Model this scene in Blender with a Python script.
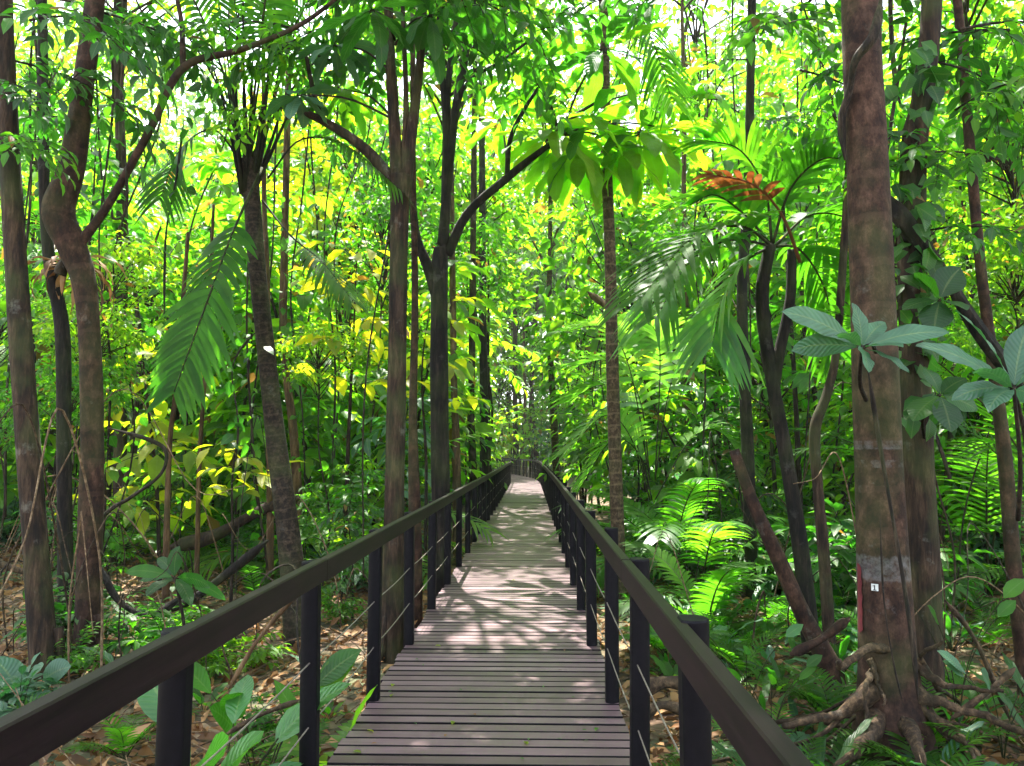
import bpy, math, random
import numpy as np
from mathutils import Vector, Matrix

R = math.radians
scene = bpy.context.scene
for o in list(bpy.data.objects):
    bpy.data.objects.remove(o)
COL = scene.collection

# ------------------------------------------------------------------ camera
CAM_H, FPX, PITCH, YAW = 1.55, 800.0, R(4.86), R(1.5)
cd = bpy.data.cameras.new("camera")
cam = bpy.data.objects.new("camera", cd)
COL.objects.link(cam)
cam.location = (0, 0, CAM_H)
cam.rotation_euler = (R(90) + PITCH, 0, YAW)
cd.sensor_fit = 'HORIZONTAL'
cd.sensor_width = 36.0
cd.lens = 36.0 * FPX / 1024.0
cd.clip_start, cd.clip_end = 0.05, 2000
scene.camera = cam
# ------------------------------------------------------------------ light
SUN_EL, SUN_AZ = R(66), R(-14)           # azimuth from +Y towards +X
world = bpy.data.worlds.new("World")
scene.world = world
world.use_nodes = True
wn = world.node_tree
sky = wn.nodes.new("ShaderNodeTexSky")
sky.sky_type = 'NISHITA'
sky.sun_disc = False
sky.sun_elevation = SUN_EL
sky.sun_rotation = SUN_AZ
sky.air_density = 1.0
sky.dust_density = 2.0
bgn = wn.nodes["Background"]
hs = wn.nodes.new("ShaderNodeHueSaturation")      # thin bright cloud: a paler sky
hs.inputs["Saturation"].default_value = 0.5
wn.links.new(sky.outputs[0], hs.inputs["Color"])
wn.links.new(hs.outputs[0], bgn.inputs[0])
bgn.inputs[1].default_value = 0.15
sl = bpy.data.lights.new("sun", 'SUN')
sl.energy = 3.9
sl.angle = R(0.5)
sl.color = (1.0, 0.95, 0.86)
sun = bpy.data.objects.new("sun", sl)
COL.objects.link(sun)
sd = Vector((math.sin(SUN_AZ) * math.cos(SUN_EL), math.cos(SUN_AZ) * math.cos(SUN_EL), math.sin(SUN_EL)))
sun.rotation_euler = sd.to_track_quat('Z', 'Y').to_euler()
sun.location = sd * 60
scene.view_settings.view_transform = 'Standard'
scene.view_settings.look = 'None'
scene.view_settings.exposure = 2.75
scene.view_settings.gamma = 1.0
scene.render.engine = 'CYCLES'
cy = scene.cycles
cy.max_bounces = 8
cy.diffuse_bounces = 4
cy.glossy_bounces = 2
cy.transmission_bounces = 6
cy.transparent_max_bounces = 4
cy.sample_clamp_indirect = 6.0
cy.caustics_reflective = False
cy.caustics_refractive = False
cy.use_denoising = True
try:
    cy.denoiser = 'OPENIMAGEDENOISE'
    cy.denoising_input_passes = 'RGB_ALBEDO_NORMAL'
    cy.denoising_prefilter = 'ACCURATE'
except Exception:
    pass

# ------------------------------------------------------------------ helpers
cp, sp_, cyw, syw = math.cos(PITCH), math.sin(PITCH), math.cos(YAW), math.sin(YAW)
RIGHT = np.array([cyw, syw, 0.0])
FWD = np.array([-syw * cp, cyw * cp, sp_])
UPV = np.cross(RIGHT, FWD)

def P(px, py, D):
    """world point that stands D metres down the walk"""
    d = FWD + RIGHT * (px - 512) / FPX + UPV * (383 - py) / FPX
    k = D / d[1]
    return np.array([d[0] * k, D, CAM_H + d[2] * k])

def ground_z(x, y):
    return (-0.62 + 0.10 * math.sin(x * 0.7 + 1.3) * math.cos(y * 0.45) + 0.05 * math.sin(x * 1.9 + y * 1.3)
            + 0.012 * max(0.0, abs(x) - 6) + 0.01 * max(0.0, y - 20))

def nrm(v):
    v = np.asarray(v, float)
    return v / (np.linalg.norm(v, axis=-1, keepdims=True) + 1e-9)

class MB:
    def __init__(s):
        s.v, s.uv, s.f4, s.f3, s.n = [], [], [], [], 0
    def add(s, v, uv, quads=None, tris=None, mat=0):
        v = np.asarray(v, float).reshape(-1, 3)
        if quads is not None and len(quads):
            q = np.asarray(quads, int).reshape(-1, 4) + s.n
            s.f4.append((q, mat))
        if tris is not None and len(tris):
            t = np.asarray(tris, int).reshape(-1, 3) + s.n
            s.f3.append((t, mat))
        s.v.append(v)
        s.uv.append(np.asarray(uv, float).reshape(-1, 2))
        s.n += len(v)
    def mesh(s, name, mats, smooth=True):
        me = bpy.data.meshes.new(name)
        V = np.concatenate(s.v)
        UV = np.concatenate(s.uv)
        loops, starts, mi, k = [], [], [], 0
        for arr, w in ((s.f4, 4), (s.f3, 3)):
            for f, m in arr:
                loops.append(f.ravel())
                starts.append(k + np.arange(len(f)) * w)
                k += f.size
                mi.append(np.full(len(f), m))
        L = np.concatenate(loops).astype(np.int32)
        S = np.concatenate(starts).astype(np.int32)
        M = np.concatenate(mi).astype(np.int32)
        me.vertices.add(len(V)); me.vertices.foreach_set("co", V.ravel().astype(np.float32))
        me.loops.add(len(L)); me.loops.foreach_set("vertex_index", L)
        me.polygons.add(len(S)); me.polygons.foreach_set("loop_start", S)
        me.polygons.foreach_set("material_index", M)
        me.polygons.foreach_set("use_smooth", np.full(len(S), smooth))
        ul = me.uv_layers.new(name="UVMap")
        ul.data.foreach_set("uv", UV[L].ravel().astype(np.float32))
        me.update(calc_edges=True)
        me.validate()
        for m in (mats if isinstance(mats, (list, tuple)) else [mats]):
            me.materials.append(m)
        return me

def obj(name, me, parent=None, loc=None):
    o = bpy.data.objects.new(name, me)
    COL.objects.link(o)
    if loc is not None:
        o.location = Vector(loc)
    if parent is not None:
        o.parent = parent
    return o

def tag(o, label=None, cat=None, group=None, kind=None):
    if label: o["label"] = label
    if cat: o["category"] = cat
    if group: o["group"] = group
    if kind: o["kind"] = kind
    return o

def empty(name, loc, label, cat, group=None):
    o = bpy.data.objects.new(name, None)
    COL.objects.link(o)
    o.empty_display_size = 0.2
    o.location = Vector(loc)
    return tag(o, label, cat, group)

def copy_tree(root, loc, rz, sc, label=None, group=None):
    kids = [c for c in root.children]
    r = root.copy(); COL.objects.link(r)
    r.location = Vector(loc); r.rotation_euler = (0, 0, rz); r.scale = (sc, sc, sc)
    if label: r["label"] = label
    if group: r["group"] = group
    for c in kids:
        k = c.copy(); COL.objects.link(k); k.parent = r
        for g in c.children:
            q = g.copy(); COL.objects.link(q); q.parent = k
    return r

def smooth_path(pts, n):
    """Catmull-Rom through rows of pts (any columns)"""
    p = np.asarray(pts, float)
    if len(p) == 2:
        t = np.linspace(0, 1, n)[:, None]
        return p[0] * (1 - t) + p[1] * t
    q = np.vstack([2 * p[0] - p[1], p, 2 * p[-1] - p[-2]])
    out = []
    for u in np.linspace(0, len(p) - 1 - 1e-6, n):
        i = int(u); t = u - i
        a, b, c, d = q[i], q[i + 1], q[i + 2], q[i + 3]
        out.append(0.5 * ((2 * b) + (c - a) * t + (2 * a - 5 * b + 4 * c - d) * t * t + (-a + 3 * b - 3 * c + d) * t ** 3))
    return np.array(out)

def tube(mb, pts, rad, sides=8, mat=0, rough=0.0, rng=None, uvscale=1.0):
    p = np.asarray(pts, float)
    n = len(p)
    rad = np.broadcast_to(np.asarray(rad, float), (n,))
    t = np.gradient(p, axis=0); t = nrm(t)
    a = np.array([1.0, 0, 0]) if abs(t[0][0]) < 0.8 else np.array([0, 1.0, 0])
    u = nrm(np.cross(t[0], a))
    ang = np.linspace(0, 2 * math.pi, sides + 1)
    V, UV = [], []
    s = 0.0
    ph = rng.uniform(0, 6.28, 4) if rng is not None else np.zeros(4)
    for i in range(n):
        if i:
            s += np.linalg.norm(p[i] - p[i - 1])
            u = u - t[i] * np.dot(u, t[i]); u = u / (np.linalg.norm(u) + 1e-9)
        w = np.cross(t[i], u)
        r = rad[i] * (1 + rough * (0.5 * np.sin(2 * ang + ph[0] + s * 1.7) + 0.35 * np.sin(3 * ang + ph[1] - s * 2.3)
                                   + 0.3 * np.sin(5 * ang + ph[2]) + 0.25 * math.sin(s * 5 + ph[3])))
        V.append(p[i] + np.outer(np.cos(ang) * r, u) + np.outer(np.sin(ang) * r, w))
        UV.append(np.stack([ang / 6.2832, np.full(sides + 1, s * uvscale)], 1))
    V = np.concatenate(V); UV = np.concatenate(UV)
    k = sides + 1
    q = [(i * k + j, i * k + j + 1, (i + 1) * k + j + 1, (i + 1) * k + j) for i in range(n - 1) for j in range(sides)]
    # close the far end
    c = len(V)
    V = np.vstack([V, p[-1], p[0]]); UV = np.vstack([UV, [0.5, s], [0.5, 0]])
    tr = [((n - 1) * k + j, (n - 1) * k + j + 1, c) for j in range(sides)] + [(j + 1, j, c + 1) for j in range(sides)]
    mb.add(V, UV, q, tr, mat)

# ---- leaves
# simple folded leaf, 8 verts: along +Y, width along X, up +Z
LT_V = np.array([[0, 0, 0], [0, .36, .0], [0, .72, -.02], [0, 1, -.09],
                 [-.5, .34, .07], [-.42, .68, .05], [.5, .34, .07], [.42, .68, .05]])
LT_UV = np.array([[.5, 0], [.5, .36], [.5, .72], [.5, 1], [0, .34], [0.05, .68], [1, .34], [.95, .68]])
LT_Q = [(1, 6, 7, 2), (1, 2, 5, 4)]
LT_T = [(0, 6, 1), (0, 1, 4), (2, 7, 3), (2, 3, 5)]

def leaves(mb, pos, fwd, up, length, width, mat=0, droop=0.0):
    pos = np.asarray(pos, float); N = len(pos)
    if not N: return
    f = nrm(fwd)
    r = nrm(np.cross(f, up)); u = np.cross(r, f)
    length = np.broadcast_to(length, (N,)); width = np.broadcast_to(width, (N,))
    T = LT_V.copy(); T[:, 2] -= droop * T[:, 1] ** 2
    V = (pos[:, None, :] + T[None, :, 0, None] * (width[:, None, None] * r[:, None, :])
         + T[None, :, 1, None] * (length[:, None, None] * f[:, None, :])
         + T[None, :, 2, None] * (length[:, None, None] * u[:, None, :]))
    off = (np.arange(N) * 8)[:, None, None]
    Q = (np.array(LT_Q)[None] + off).reshape(-1, 4)
    Tr = (np.array(LT_T)[None] + off).reshape(-1, 3)
    mb.add(V.reshape(-1, 3), np.tile(LT_UV, (N, 1)), Q, Tr, mat)

def arc(base, az, el, length, droop, n, power=1.4):
    """curve that leaves base at elevation el and bends down by droop radians"""
    pts = [np.asarray(base, float)]
    for i in range(n - 1):
        t = (i + .5) / (n - 1)
        a = el - droop * t ** power
        d = np.array([math.cos(az) * math.cos(a), math.sin(az) * math.cos(a), math.sin(a)])
        pts.append(pts[-1] + d * length / (n - 1))
    return np.array(pts)

def big_leaf(mb, base, az, el, length, width, droop, rng, shape=0.9, petiole=0.15, mat=0, smat=1, fold=0.25, roll=0.0, wave=0.02, hint=None):
    pf = petiole / (1 + petiole)
    NT = 14 + int(pf * 14)
    c = arc(base, az, el, length * (1 + petiole), droop, NT)
    k0 = max(1, int(round(pf * (NT - 1)))) if petiole > 0 else 0
    if petiole > 0:
        tube(mb, c[:k0 + 1], np.linspace(.016, .010, k0 + 1) * max(length, .3), 5, smat)
    m = c[k0:]
    n = len(m)
    t = nrm(np.gradient(m, axis=0))
    side = np.array([-math.sin(az), math.cos(az), 0.0])
    side = side * math.cos(roll) + np.array([0, 0, 1.0]) * math.sin(roll)
    sides = side[None].repeat(n, 0)
    if hint is not None:
        hv = np.asarray(hint, float) + rng.normal(0, .32, 3)
        sides = nrm(np.cross(hv[None].repeat(n, 0), t))
    nr = nrm(np.cross(t, sides))
    ref = np.array([0, 0, 1.0]) if hint is None else np.asarray(hint, float)
    nr = np.where((nr @ ref)[:, None] < 0, -nr, nr)
    s = np.linspace(0, 1, n)
    prof = np.sin(math.pi * np.clip(s, 0.0, 1) ** shape) ** 0.75
    prof[0] = 0.06; prof[-1] = 0.03
    x = np.array([-1, -.55, 0, .55, 1.0])
    ph = rng.uniform(0, 6.28)
    V, UV = [], []
    for i in range(n):
        for j, xx in enumerate(x):
            w = width * .5 * prof[i]
            lift = abs(xx) * w * fold + (abs(xx) ** 2) * wave * length * math.sin(s[i] * 17 + ph + (2 if xx > 0 else 0)) - (xx * xx) * w * fold * .6
            V.append(m[i] + sides[i] * xx * w + nr[i] * lift)
            UV.append((.5 + .5 * xx, s[i]))
    q = [(i * 5 + j, i * 5 + j + 1, (i + 1) * 5 + j + 1, (i + 1) * 5 + j) for i in range(n - 1) for j in range(4)]
    mb.add(V, UV, q, None, mat)

def frond(mb, base, az, el, length, droop, nl, ll, lw, rng, hang=0.35, mat=0, smat=1, petiole=0.22, vee=0.3, ang=1.0, rr=0.016, jitter=.12, pts=None, twist=0.0):
    """pinnate palm frond: rachis and leaflets"""
    n = 18
    c = arc(base, az, el, length, droop, n) if pts is None else smooth_path(pts, n)
    length = float(np.sum(np.linalg.norm(np.diff(c, axis=0), axis=1)))
    tube(mb, c, np.linspace(rr, rr * .25, n), 6, smat)
    t = nrm(np.gradient(c, axis=0))
    seg = 5
    for sgn in (-1, 1):
        for k in range(nl):
            s = petiole + (1 - petiole) * (k + .5 + rng.uniform(-jitter, jitter)) / nl
            fi = min(s * (n - 1), n - 1.001); i = int(fi); a = fi - i
            p = c[i] * (1 - a) + c[i + 1] * a
            tt = nrm(t[i] * (1 - a) + t[i + 1] * a)
            side = nrm(np.cross(tt, [0, 0, 1.0])) * sgn
            if abs(tt[2]) > .93:
                side = nrm(np.cross(tt, [math.sin(az), -math.cos(az), 0.05])) * sgn
            upd = nrm(np.cross(side, tt) * sgn)
            if twist:
                side, upd = side * math.cos(twist) + upd * math.sin(twist) * sgn, upd * math.cos(twist) - side * math.sin(twist) * sgn
            q = (s - petiole) / (1 - petiole)
            L = ll * (0.45 + 0.55 * math.sin(math.pi * min(1, .18 + .75 * q))) * rng.uniform(.88, 1.08)
            fw = ang * (0.45 + 0.75 * q)
            d = nrm(side + tt * fw + upd * vee + rng.normal(0, .05, 3))
            wd = nrm(tt - d * np.dot(tt, d))
            V, UV = [], []
            for j in range(seg + 1):
                u = j / seg
                pp = p + d * L * u + np.array([0, 0, -1.0]) * L * hang * u * u
                w = lw * (0.55 + .9 * u - 1.42 * u ** 2.2) if j < seg else lw * .04
                V += [pp - wd * w * .5, pp + wd * w * .5 + upd * w * .15]
                UV += [(0, u), (1, u)]
            qd = [(2 * j, 2 * j + 1, 2 * j + 3, 2 * j + 2) for j in range(seg)]
            mb.add(V, UV, qd, None, mat)

def spray(mb, base, direction, length, rng, ll, lw, spacing, mat=0, smat=1, droop=.5, tw=.006):
    """leafy twig: alternate leaves along a drooping stem"""
    d = nrm(direction)
    n = 8
    pts = [np.asarray(base, float)]
    for i in range(n - 1):
        d = nrm(d + np.array([0, 0, -droop / n]) + rng.normal(0, .08, 3))
        pts.append(pts[-1] + d * length / (n - 1))
    c = np.array(pts)
    tube(mb, c, np.linspace(tw, tw * .35, n), 4, smat)
    t = nrm(np.gradient(c, axis=0))
    m = max(3, int(length / spacing))
    pos, fw, up = [], [], []
    for k in range(m):
        s = .12 + .88 * (k + rng.uniform(0, .6)) / m
        fi = min(s * (n - 1), n - 1.001); i = int(fi)
        p = c[i] + (c[i + 1] - c[i]) * (fi - i)
        side = nrm(np.cross(t[i], [0, 0, 1.0])) * (1 if k % 2 else -1)
        f = nrm(side * rng.uniform(.6, 1.1) + t[i] * rng.uniform(.3, .9) + np.array([0, 0, rng.uniform(-.7, .15)]))
        pos.append(p); fw.append(f); up.append(nrm(np.array([0, 0, 1.0]) + rng.normal(0, .3, 3)))
    pos.append(c[-1]); fw.append(nrm(t[-1] + np.array([0, 0, -.3]))); up.append([0, 0, 1.0])
    N = len(pos)
    L = ll * rng.uniform(.65, 1.15, N)
    leaves(mb, pos, np.array(fw), np.array(up), L, L * lw, mat, droop=.15)

# ------------------------------------------------------------------ materials
def newmat(name):
    m = bpy.data.materials.new(name)
    m.use_nodes = True
    nt = m.node_tree
    for n in list(nt.nodes): nt.nodes.remove(n)
    out = nt.nodes.new("ShaderNodeOutputMaterial")
    return m, nt, out

def node(nt, typ, **kw):
    n = nt.nodes.new(typ)
    for k, v in kw.items():
        if k in n.inputs.keys() if isinstance(k, str) else False:
            n.inputs[k].default_value = v
        else:
            setattr(n, k, v)
    return n

def ramp(nt, fac, stops, interp='LINEAR'):
    r = nt.nodes.new("ShaderNodeValToRGB")
    r.color_ramp.interpolation = interp
    e = r.color_ramp.elements
    while len(e) < len(stops): e.new(0.5)
    for i, (p, c) in enumerate(stops):
        e[i].position = p
        e[i].color = (c[0], c[1], c[2], 1)
    nt.links.new(fac, r.inputs[0])
    return r.outputs[0]

def math_node(nt, op, a, b=None, c=None):
    m = nt.nodes.new("ShaderNodeMath"); m.operation = op
    for i, x in enumerate((a, b, c)):
        if x is None: continue
        if isinstance(x, (int, float)): m.inputs[i].default_value = x
        else: nt.links.new(x, m.inputs[i])
    return m.outputs[0]

def mix_col(nt, fac, a, b, mode='MIX'):
    m = nt.nodes.new("ShaderNodeMix"); m.data_type = 'RGBA'; m.blend_type = mode
    for inp, x in ((m.inputs[0], fac), (m.inputs[6], a), (m.inputs[7], b)):
        if isinstance(x, (int, float)): inp.default_value = x
        elif isinstance(x, tuple): inp.default_value = (*x, 1)
        else: nt.links.new(x, inp)
    return m.outputs[2]

def leaf_mat(name, cols, tcols, trans=0.45, rough=0.38, spec=0.5, veins=True, spots=True, dying=.03):
    """cols / tcols: three reflected and three transmitted colours that single leaves vary between"""
    m, nt, out = newmat(name)
    geo = nt.nodes.new("ShaderNodeNewGeometry")
    oi = nt.nodes.new("ShaderNodeObjectInfo")
    cols = [tuple(x * 1.12 for x in c) for c in cols]; tcols = [tuple(min(.82, x * 1.22) for x in c) for c in tcols]
    f = math_node(nt, 'ADD', math_node(nt, 'MULTIPLY', geo.outputs["Random Per Island"], .7), math_node(nt, 'MULTIPLY', oi.outputs["Random"], .3))
    st = [(0.1, cols[0]), (.5, cols[1]), (.9, cols[2])]
    col = ramp(nt, f, st)
    tcol = ramp(nt, f, [(0.1, tcols[0]), (.5, tcols[1]), (.9, tcols[2])])
    if dying > 0:
        dy = math_node(nt, 'GREATER_THAN', geo.outputs["Random Per Island"], 1.0 - dying)
        col = mix_col(nt, dy, col, (.17, .095, .025)); tcol = mix_col(nt, dy, tcol, (.42, .22, .03))
        dk = math_node(nt, 'LESS_THAN', geo.outputs["Random Per Island"], .16)
        tcol = mix_col(nt, math_node(nt, 'MULTIPLY', dk, .55), tcol, (.03, .12, .01))
    tc = nt.nodes.new("ShaderNodeTexCoord")
    if veins:
        uv = nt.nodes.new("ShaderNodeUVMap")
        sx = nt.nodes.new("ShaderNodeSeparateXYZ"); nt.links.new(uv.outputs[0], sx.inputs[0])
        dx = math_node(nt, 'ABSOLUTE', math_node(nt, 'SUBTRACT', sx.outputs[0], .5))
        rib = math_node(nt, 'LESS_THAN', dx, .035)
        sv = math_node(nt, 'SINE', math_node(nt, 'MULTIPLY', math_node(nt, 'SUBTRACT', sx.outputs[1], math_node(nt, 'MULTIPLY', dx, .35)), 75.0))
        svl = math_node(nt, 'MULTIPLY', math_node(nt, 'GREATER_THAN', sv, .82), .16)
        vf = math_node(nt, 'MAXIMUM', math_node(nt, 'MULTIPLY', rib, .6), svl)
        lighter = mix_col(nt, .5, col, (.30, .38, .12))
        col = mix_col(nt, vf, col, lighter)
    if spots:
        nz = nt.nodes.new("ShaderNodeTexNoise"); nz.inputs["Scale"].default_value = 5.0; nz.inputs["Detail"].default_value = 5
        nt.links.new(tc.outputs["Object"], nz.inputs["Vector"])
        d = ramp(nt, nz.outputs[0], [(.35, (.72, .72, .68)), (.6, (1.05, 1.05, 1.0))])
        col = mix_col(nt, 1.0, col, d, 'MULTIPLY')
        tcol = mix_col(nt, .7, tcol, d, 'MULTIPLY')
    pb = nt.nodes.new("ShaderNodeBsdfPrincipled")
    nt.links.new(col, pb.inputs["Base Color"])
    pb.inputs["Roughness"].default_value = rough
    pb.inputs["Specular IOR Level"].default_value = spec
    if veins:
        bp = nt.nodes.new("ShaderNodeBump"); bp.inputs["Strength"].default_value = .22; bp.inputs["Distance"].default_value = .01
        nt.links.new(sv, bp.inputs["Height"]); nt.links.new(bp.outputs[0], pb.inputs["Normal"])
    tr = nt.nodes.new("ShaderNodeBsdfTranslucent")
    nt.links.new(tcol, tr.inputs["Color"])
    mx = nt.nodes.new("ShaderNodeMixShader"); mx.inputs[0].default_value = trans
    nt.links.new(pb.outputs[0], mx.inputs[1]); nt.links.new(tr.outputs[0], mx.inputs[2])
    nt.links.new(mx.outputs[0], out.inputs[0])
    return m

def bark_mat(name, dark, mid, light, scale=6.0, rings=0.0, ring_freq=9.0, lichen=0.25, moss=0.0, vertical=6.0, bump=.6, bands=None):
    m, nt, out = newmat(name)
    dark = tuple(x * .3 for x in dark); mid = tuple(x * k for x, k in zip(mid, (.34, .32, .29))); light = tuple(x * k for x, k in zip(light, (.50, .47, .42)))
    tc = nt.nodes.new("ShaderNodeTexCoord")
    mp = nt.nodes.new("ShaderNodeMapping"); mp.inputs["Scale"].default_value = (1, 1, 1.0 / vertical)
    nt.links.new(tc.outputs["Object"], mp.inputs[0])
    n1 = nt.nodes.new("ShaderNodeTexNoise"); n1.inputs["Scale"].default_value = scale * 3; n1.inputs["Detail"].default_value = 8; n1.inputs["Roughness"].default_value = .65
    nt.links.new(mp.outputs[0], n1.inputs["Vector"])
    col = ramp(nt, n1.outputs[0], [(.36, dark), (.5, mid), (.64, light)])
    n2 = nt.nodes.new("ShaderNodeTexNoise"); n2.inputs["Scale"].default_value = scale * .55; n2.inputs["Detail"].default_value = 6; n2.inputs["Roughness"].default_value = .7
    nt.links.new(tc.outputs["Object"], n2.inputs["Vector"])
    lf = ramp(nt, n2.outputs[0], [(.60, (0, 0, 0)), (.68, (1, 1, 1))])
    col = mix_col(nt, math_node(nt, 'MULTIPLY', lf, lichen), col, (.22, .225, .19))
    n4 = nt.nodes.new("ShaderNodeTexNoise"); n4.inputs["Scale"].default_value = 1.7; n4.inputs["Detail"].default_value = 3
    nt.links.new(tc.outputs["Object"], n4.inputs["Vector"])
    col = mix_col(nt, .7, col, ramp(nt, n4.outputs[0], [(.3, (.6, .6, .6)), (.7, (1.2, 1.15, 1.1))]), 'MULTIPLY')
    n5 = nt.nodes.new("ShaderNodeTexNoise"); n5.inputs["Scale"].default_value = 55; n5.inputs["Detail"].default_value = 6; n5.inputs["Roughness"].default_value = .7
    nt.links.new(mp.outputs[0], n5.inputs["Vector"])
    col = mix_col(nt, .8, col, ramp(nt, n5.outputs[0], [(.35, (.45, .43, .4)), (.62, (1.2, 1.18, 1.15))]), 'MULTIPLY')
    h = math_node(nt, 'ADD', n1.outputs[0], math_node(nt, 'MULTIPLY', n5.outputs[0], .5))
    if bands:
        sz = nt.nodes.new("ShaderNodeSeparateXYZ"); nt.links.new(tc.outputs["Object"], sz.inputs[0])
        acc = None
        for (z0, z1, st_) in bands:
            q_ = math_node(nt, 'SUBTRACT', 1.0, math_node(nt, 'DIVIDE', math_node(nt, 'ABSOLUTE', math_node(nt, 'SUBTRACT', sz.outputs[2], (z0 + z1) / 2)), (z1 - z0) * .62))
            q_ = math_node(nt, 'MULTIPLY', math_node(nt, 'MINIMUM', math_node(nt, 'MAXIMUM', math_node(nt, 'MULTIPLY', q_, 2.5), 0.0), 1.0), st_)
            acc = q_ if acc is None else math_node(nt, 'MAXIMUM', acc, q_)
        n6 = nt.nodes.new("ShaderNodeTexNoise"); n6.inputs["Scale"].default_value = 15; n6.inputs["Detail"].default_value = 9; n6.inputs["Roughness"].default_value = .75
        nt.links.new(tc.outputs["Object"], n6.inputs["Vector"])
        wf = ramp(nt, math_node(nt, 'ADD', math_node(nt, 'MULTIPLY', acc, .36), math_node(nt, 'MULTIPLY', n6.outputs[0], .85)), [(.62, (0, 0, 0)), (.90, (1, 1, 1))])
        wf = math_node(nt, 'MULTIPLY', wf, math_node(nt, 'MINIMUM', math_node(nt, 'MULTIPLY', acc, 5.0), 1.0))
        col = mix_col(nt, math_node(nt, 'MULTIPLY', wf, .85), col, (.17, .165, .16))
    if moss > 0:
        n3 = nt.nodes.new("ShaderNodeTexNoise"); n3.inputs["Scale"].default_value = scale * .4; n3.inputs["Detail"].default_value = 7
        mp3 = nt.nodes.new("ShaderNodeMapping"); mp3.inputs["Location"].default_value = (4, 7, 2)
        nt.links.new(tc.outputs["Object"], mp3.inputs[0]); nt.links.new(mp3.outputs[0], n3.inputs["Vector"])
        mf = ramp(nt, n3.outputs[0], [(.48, (0, 0, 0)), (.66, (1, 1, 1))])
        col = mix_col(nt, math_node(nt, 'MULTIPLY', mf, moss), col, (.07, .10, .025))
    if rings > 0:
        uv = nt.nodes.new("ShaderNodeUVMap")
        sx = nt.nodes.new("ShaderNodeSeparateXYZ"); nt.links.new(uv.outputs[0], sx.inputs[0])
        w = math_node(nt, 'ADD', math_node(nt, 'MULTIPLY', sx.outputs[1], ring_freq), math_node(nt, 'MULTIPLY', n2.outputs[0], .6))
        fr = math_node(nt, 'FRACT', w)
        rf = math_node(nt, 'LESS_THAN', fr, .16)
        col = mix_col(nt, math_node(nt, 'MULTIPLY', rf, rings), col, tuple(min(1, x * 1.9) for x in light))
        h = math_node(nt, 'ADD', h, math_node(nt, 'MULTIPLY', fr, .8))
    pb = nt.nodes.new("ShaderNodeBsdfPrincipled")
    nt.links.new(col, pb.inputs["Base Color"])
    pb.inputs["Roughness"].default_value = .85
    pb.inputs["Specular IOR Level"].default_value = .25
    bp = nt.nodes.new("ShaderNodeBump"); bp.inputs["Strength"].default_value = bump; bp.inputs["Distance"].default_value = .03
    nt.links.new(h, bp.inputs["Height"]); nt.links.new(bp.outputs[0], pb.inputs["Normal"])
    nt.links.new(pb.outputs[0], out.inputs[0])
    return m

M = {}
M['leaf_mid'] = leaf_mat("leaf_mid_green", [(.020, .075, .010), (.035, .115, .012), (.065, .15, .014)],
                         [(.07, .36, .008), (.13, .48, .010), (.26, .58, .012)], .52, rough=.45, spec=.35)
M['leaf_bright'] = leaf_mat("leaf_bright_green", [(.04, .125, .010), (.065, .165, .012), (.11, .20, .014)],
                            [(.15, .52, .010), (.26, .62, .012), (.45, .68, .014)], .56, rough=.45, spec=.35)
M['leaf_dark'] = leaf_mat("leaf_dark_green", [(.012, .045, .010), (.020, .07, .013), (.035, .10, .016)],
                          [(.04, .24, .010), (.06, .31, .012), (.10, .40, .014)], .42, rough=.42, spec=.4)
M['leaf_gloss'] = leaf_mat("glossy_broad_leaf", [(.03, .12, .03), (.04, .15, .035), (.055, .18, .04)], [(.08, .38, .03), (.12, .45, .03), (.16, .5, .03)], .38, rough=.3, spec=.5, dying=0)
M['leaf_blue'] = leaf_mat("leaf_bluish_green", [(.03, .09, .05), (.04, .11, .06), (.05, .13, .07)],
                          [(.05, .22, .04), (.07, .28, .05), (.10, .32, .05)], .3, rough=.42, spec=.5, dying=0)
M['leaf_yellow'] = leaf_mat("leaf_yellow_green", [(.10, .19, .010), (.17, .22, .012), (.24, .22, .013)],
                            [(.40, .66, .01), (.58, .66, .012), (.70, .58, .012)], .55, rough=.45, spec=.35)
M['leaf_far'] = leaf_mat("leaf_distant", [(.018, .065, .012), (.035, .10, .015), (.07, .14, .02)],
                         [(.07, .28, .012), (.13, .38, .015), (.28, .46, .025)], .46, rough=.5, spec=.3, veins=False, spots=False)
M['frond'] = leaf_mat("palm_frond_green", [(.022, .085, .012), (.038, .12, .014), (.06, .15, .016)],
                      [(.09, .42, .010), (.15, .52, .012), (.26, .58, .015)], .5, rough=.36, spec=.5, veins=False, dying=0)
M['frond_dark'] = leaf_mat("palm_frond_dark", [(.018, .055, .007), (.028, .078, .009), (.04, .10, .010)],
                           [(.07, .30, .008), (.10, .37, .010), (.15, .44, .012)], .52, rough=.45, spec=.2, veins=False, dying=0)
M['frond_skylit_pale'] = leaf_mat("palm_frond_shining", [(.10, .19, .06), (.13, .22, .08), (.16, .25, .10)], [(.15, .48, .02), (.22, .55, .03), (.32, .6, .04)], .42, rough=.22, spec=.9, veins=False, dying=0)  # glossy, and lighter than the other fronds: skylight put into the leaf colour
M['frond_dead'] = leaf_mat("dead_frond_brown", [(.10, .035, .015), (.14, .05, .02), (.18, .08, .03)],
                           [(.22, .05, .012), (.28, .08, .016), (.32, .11, .03)], .3, rough=.6, spec=.3, veins=False, dying=0)
M['litter'] = leaf_mat("dead_leaf_brown", [(.08, .036, .014), (.22, .105, .038), (.42, .25, .11)],
                       [(.12, .05, .02), (.25, .11, .04), (.4, .24, .1)], .2, rough=.6, spec=.3, veins=False, dying=0)
M['green_stem'] = bark_mat("green_stem", (.04, .06, .015), (.07, .10, .02), (.12, .14, .04), 8, lichen=0, bump=.2)
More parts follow.
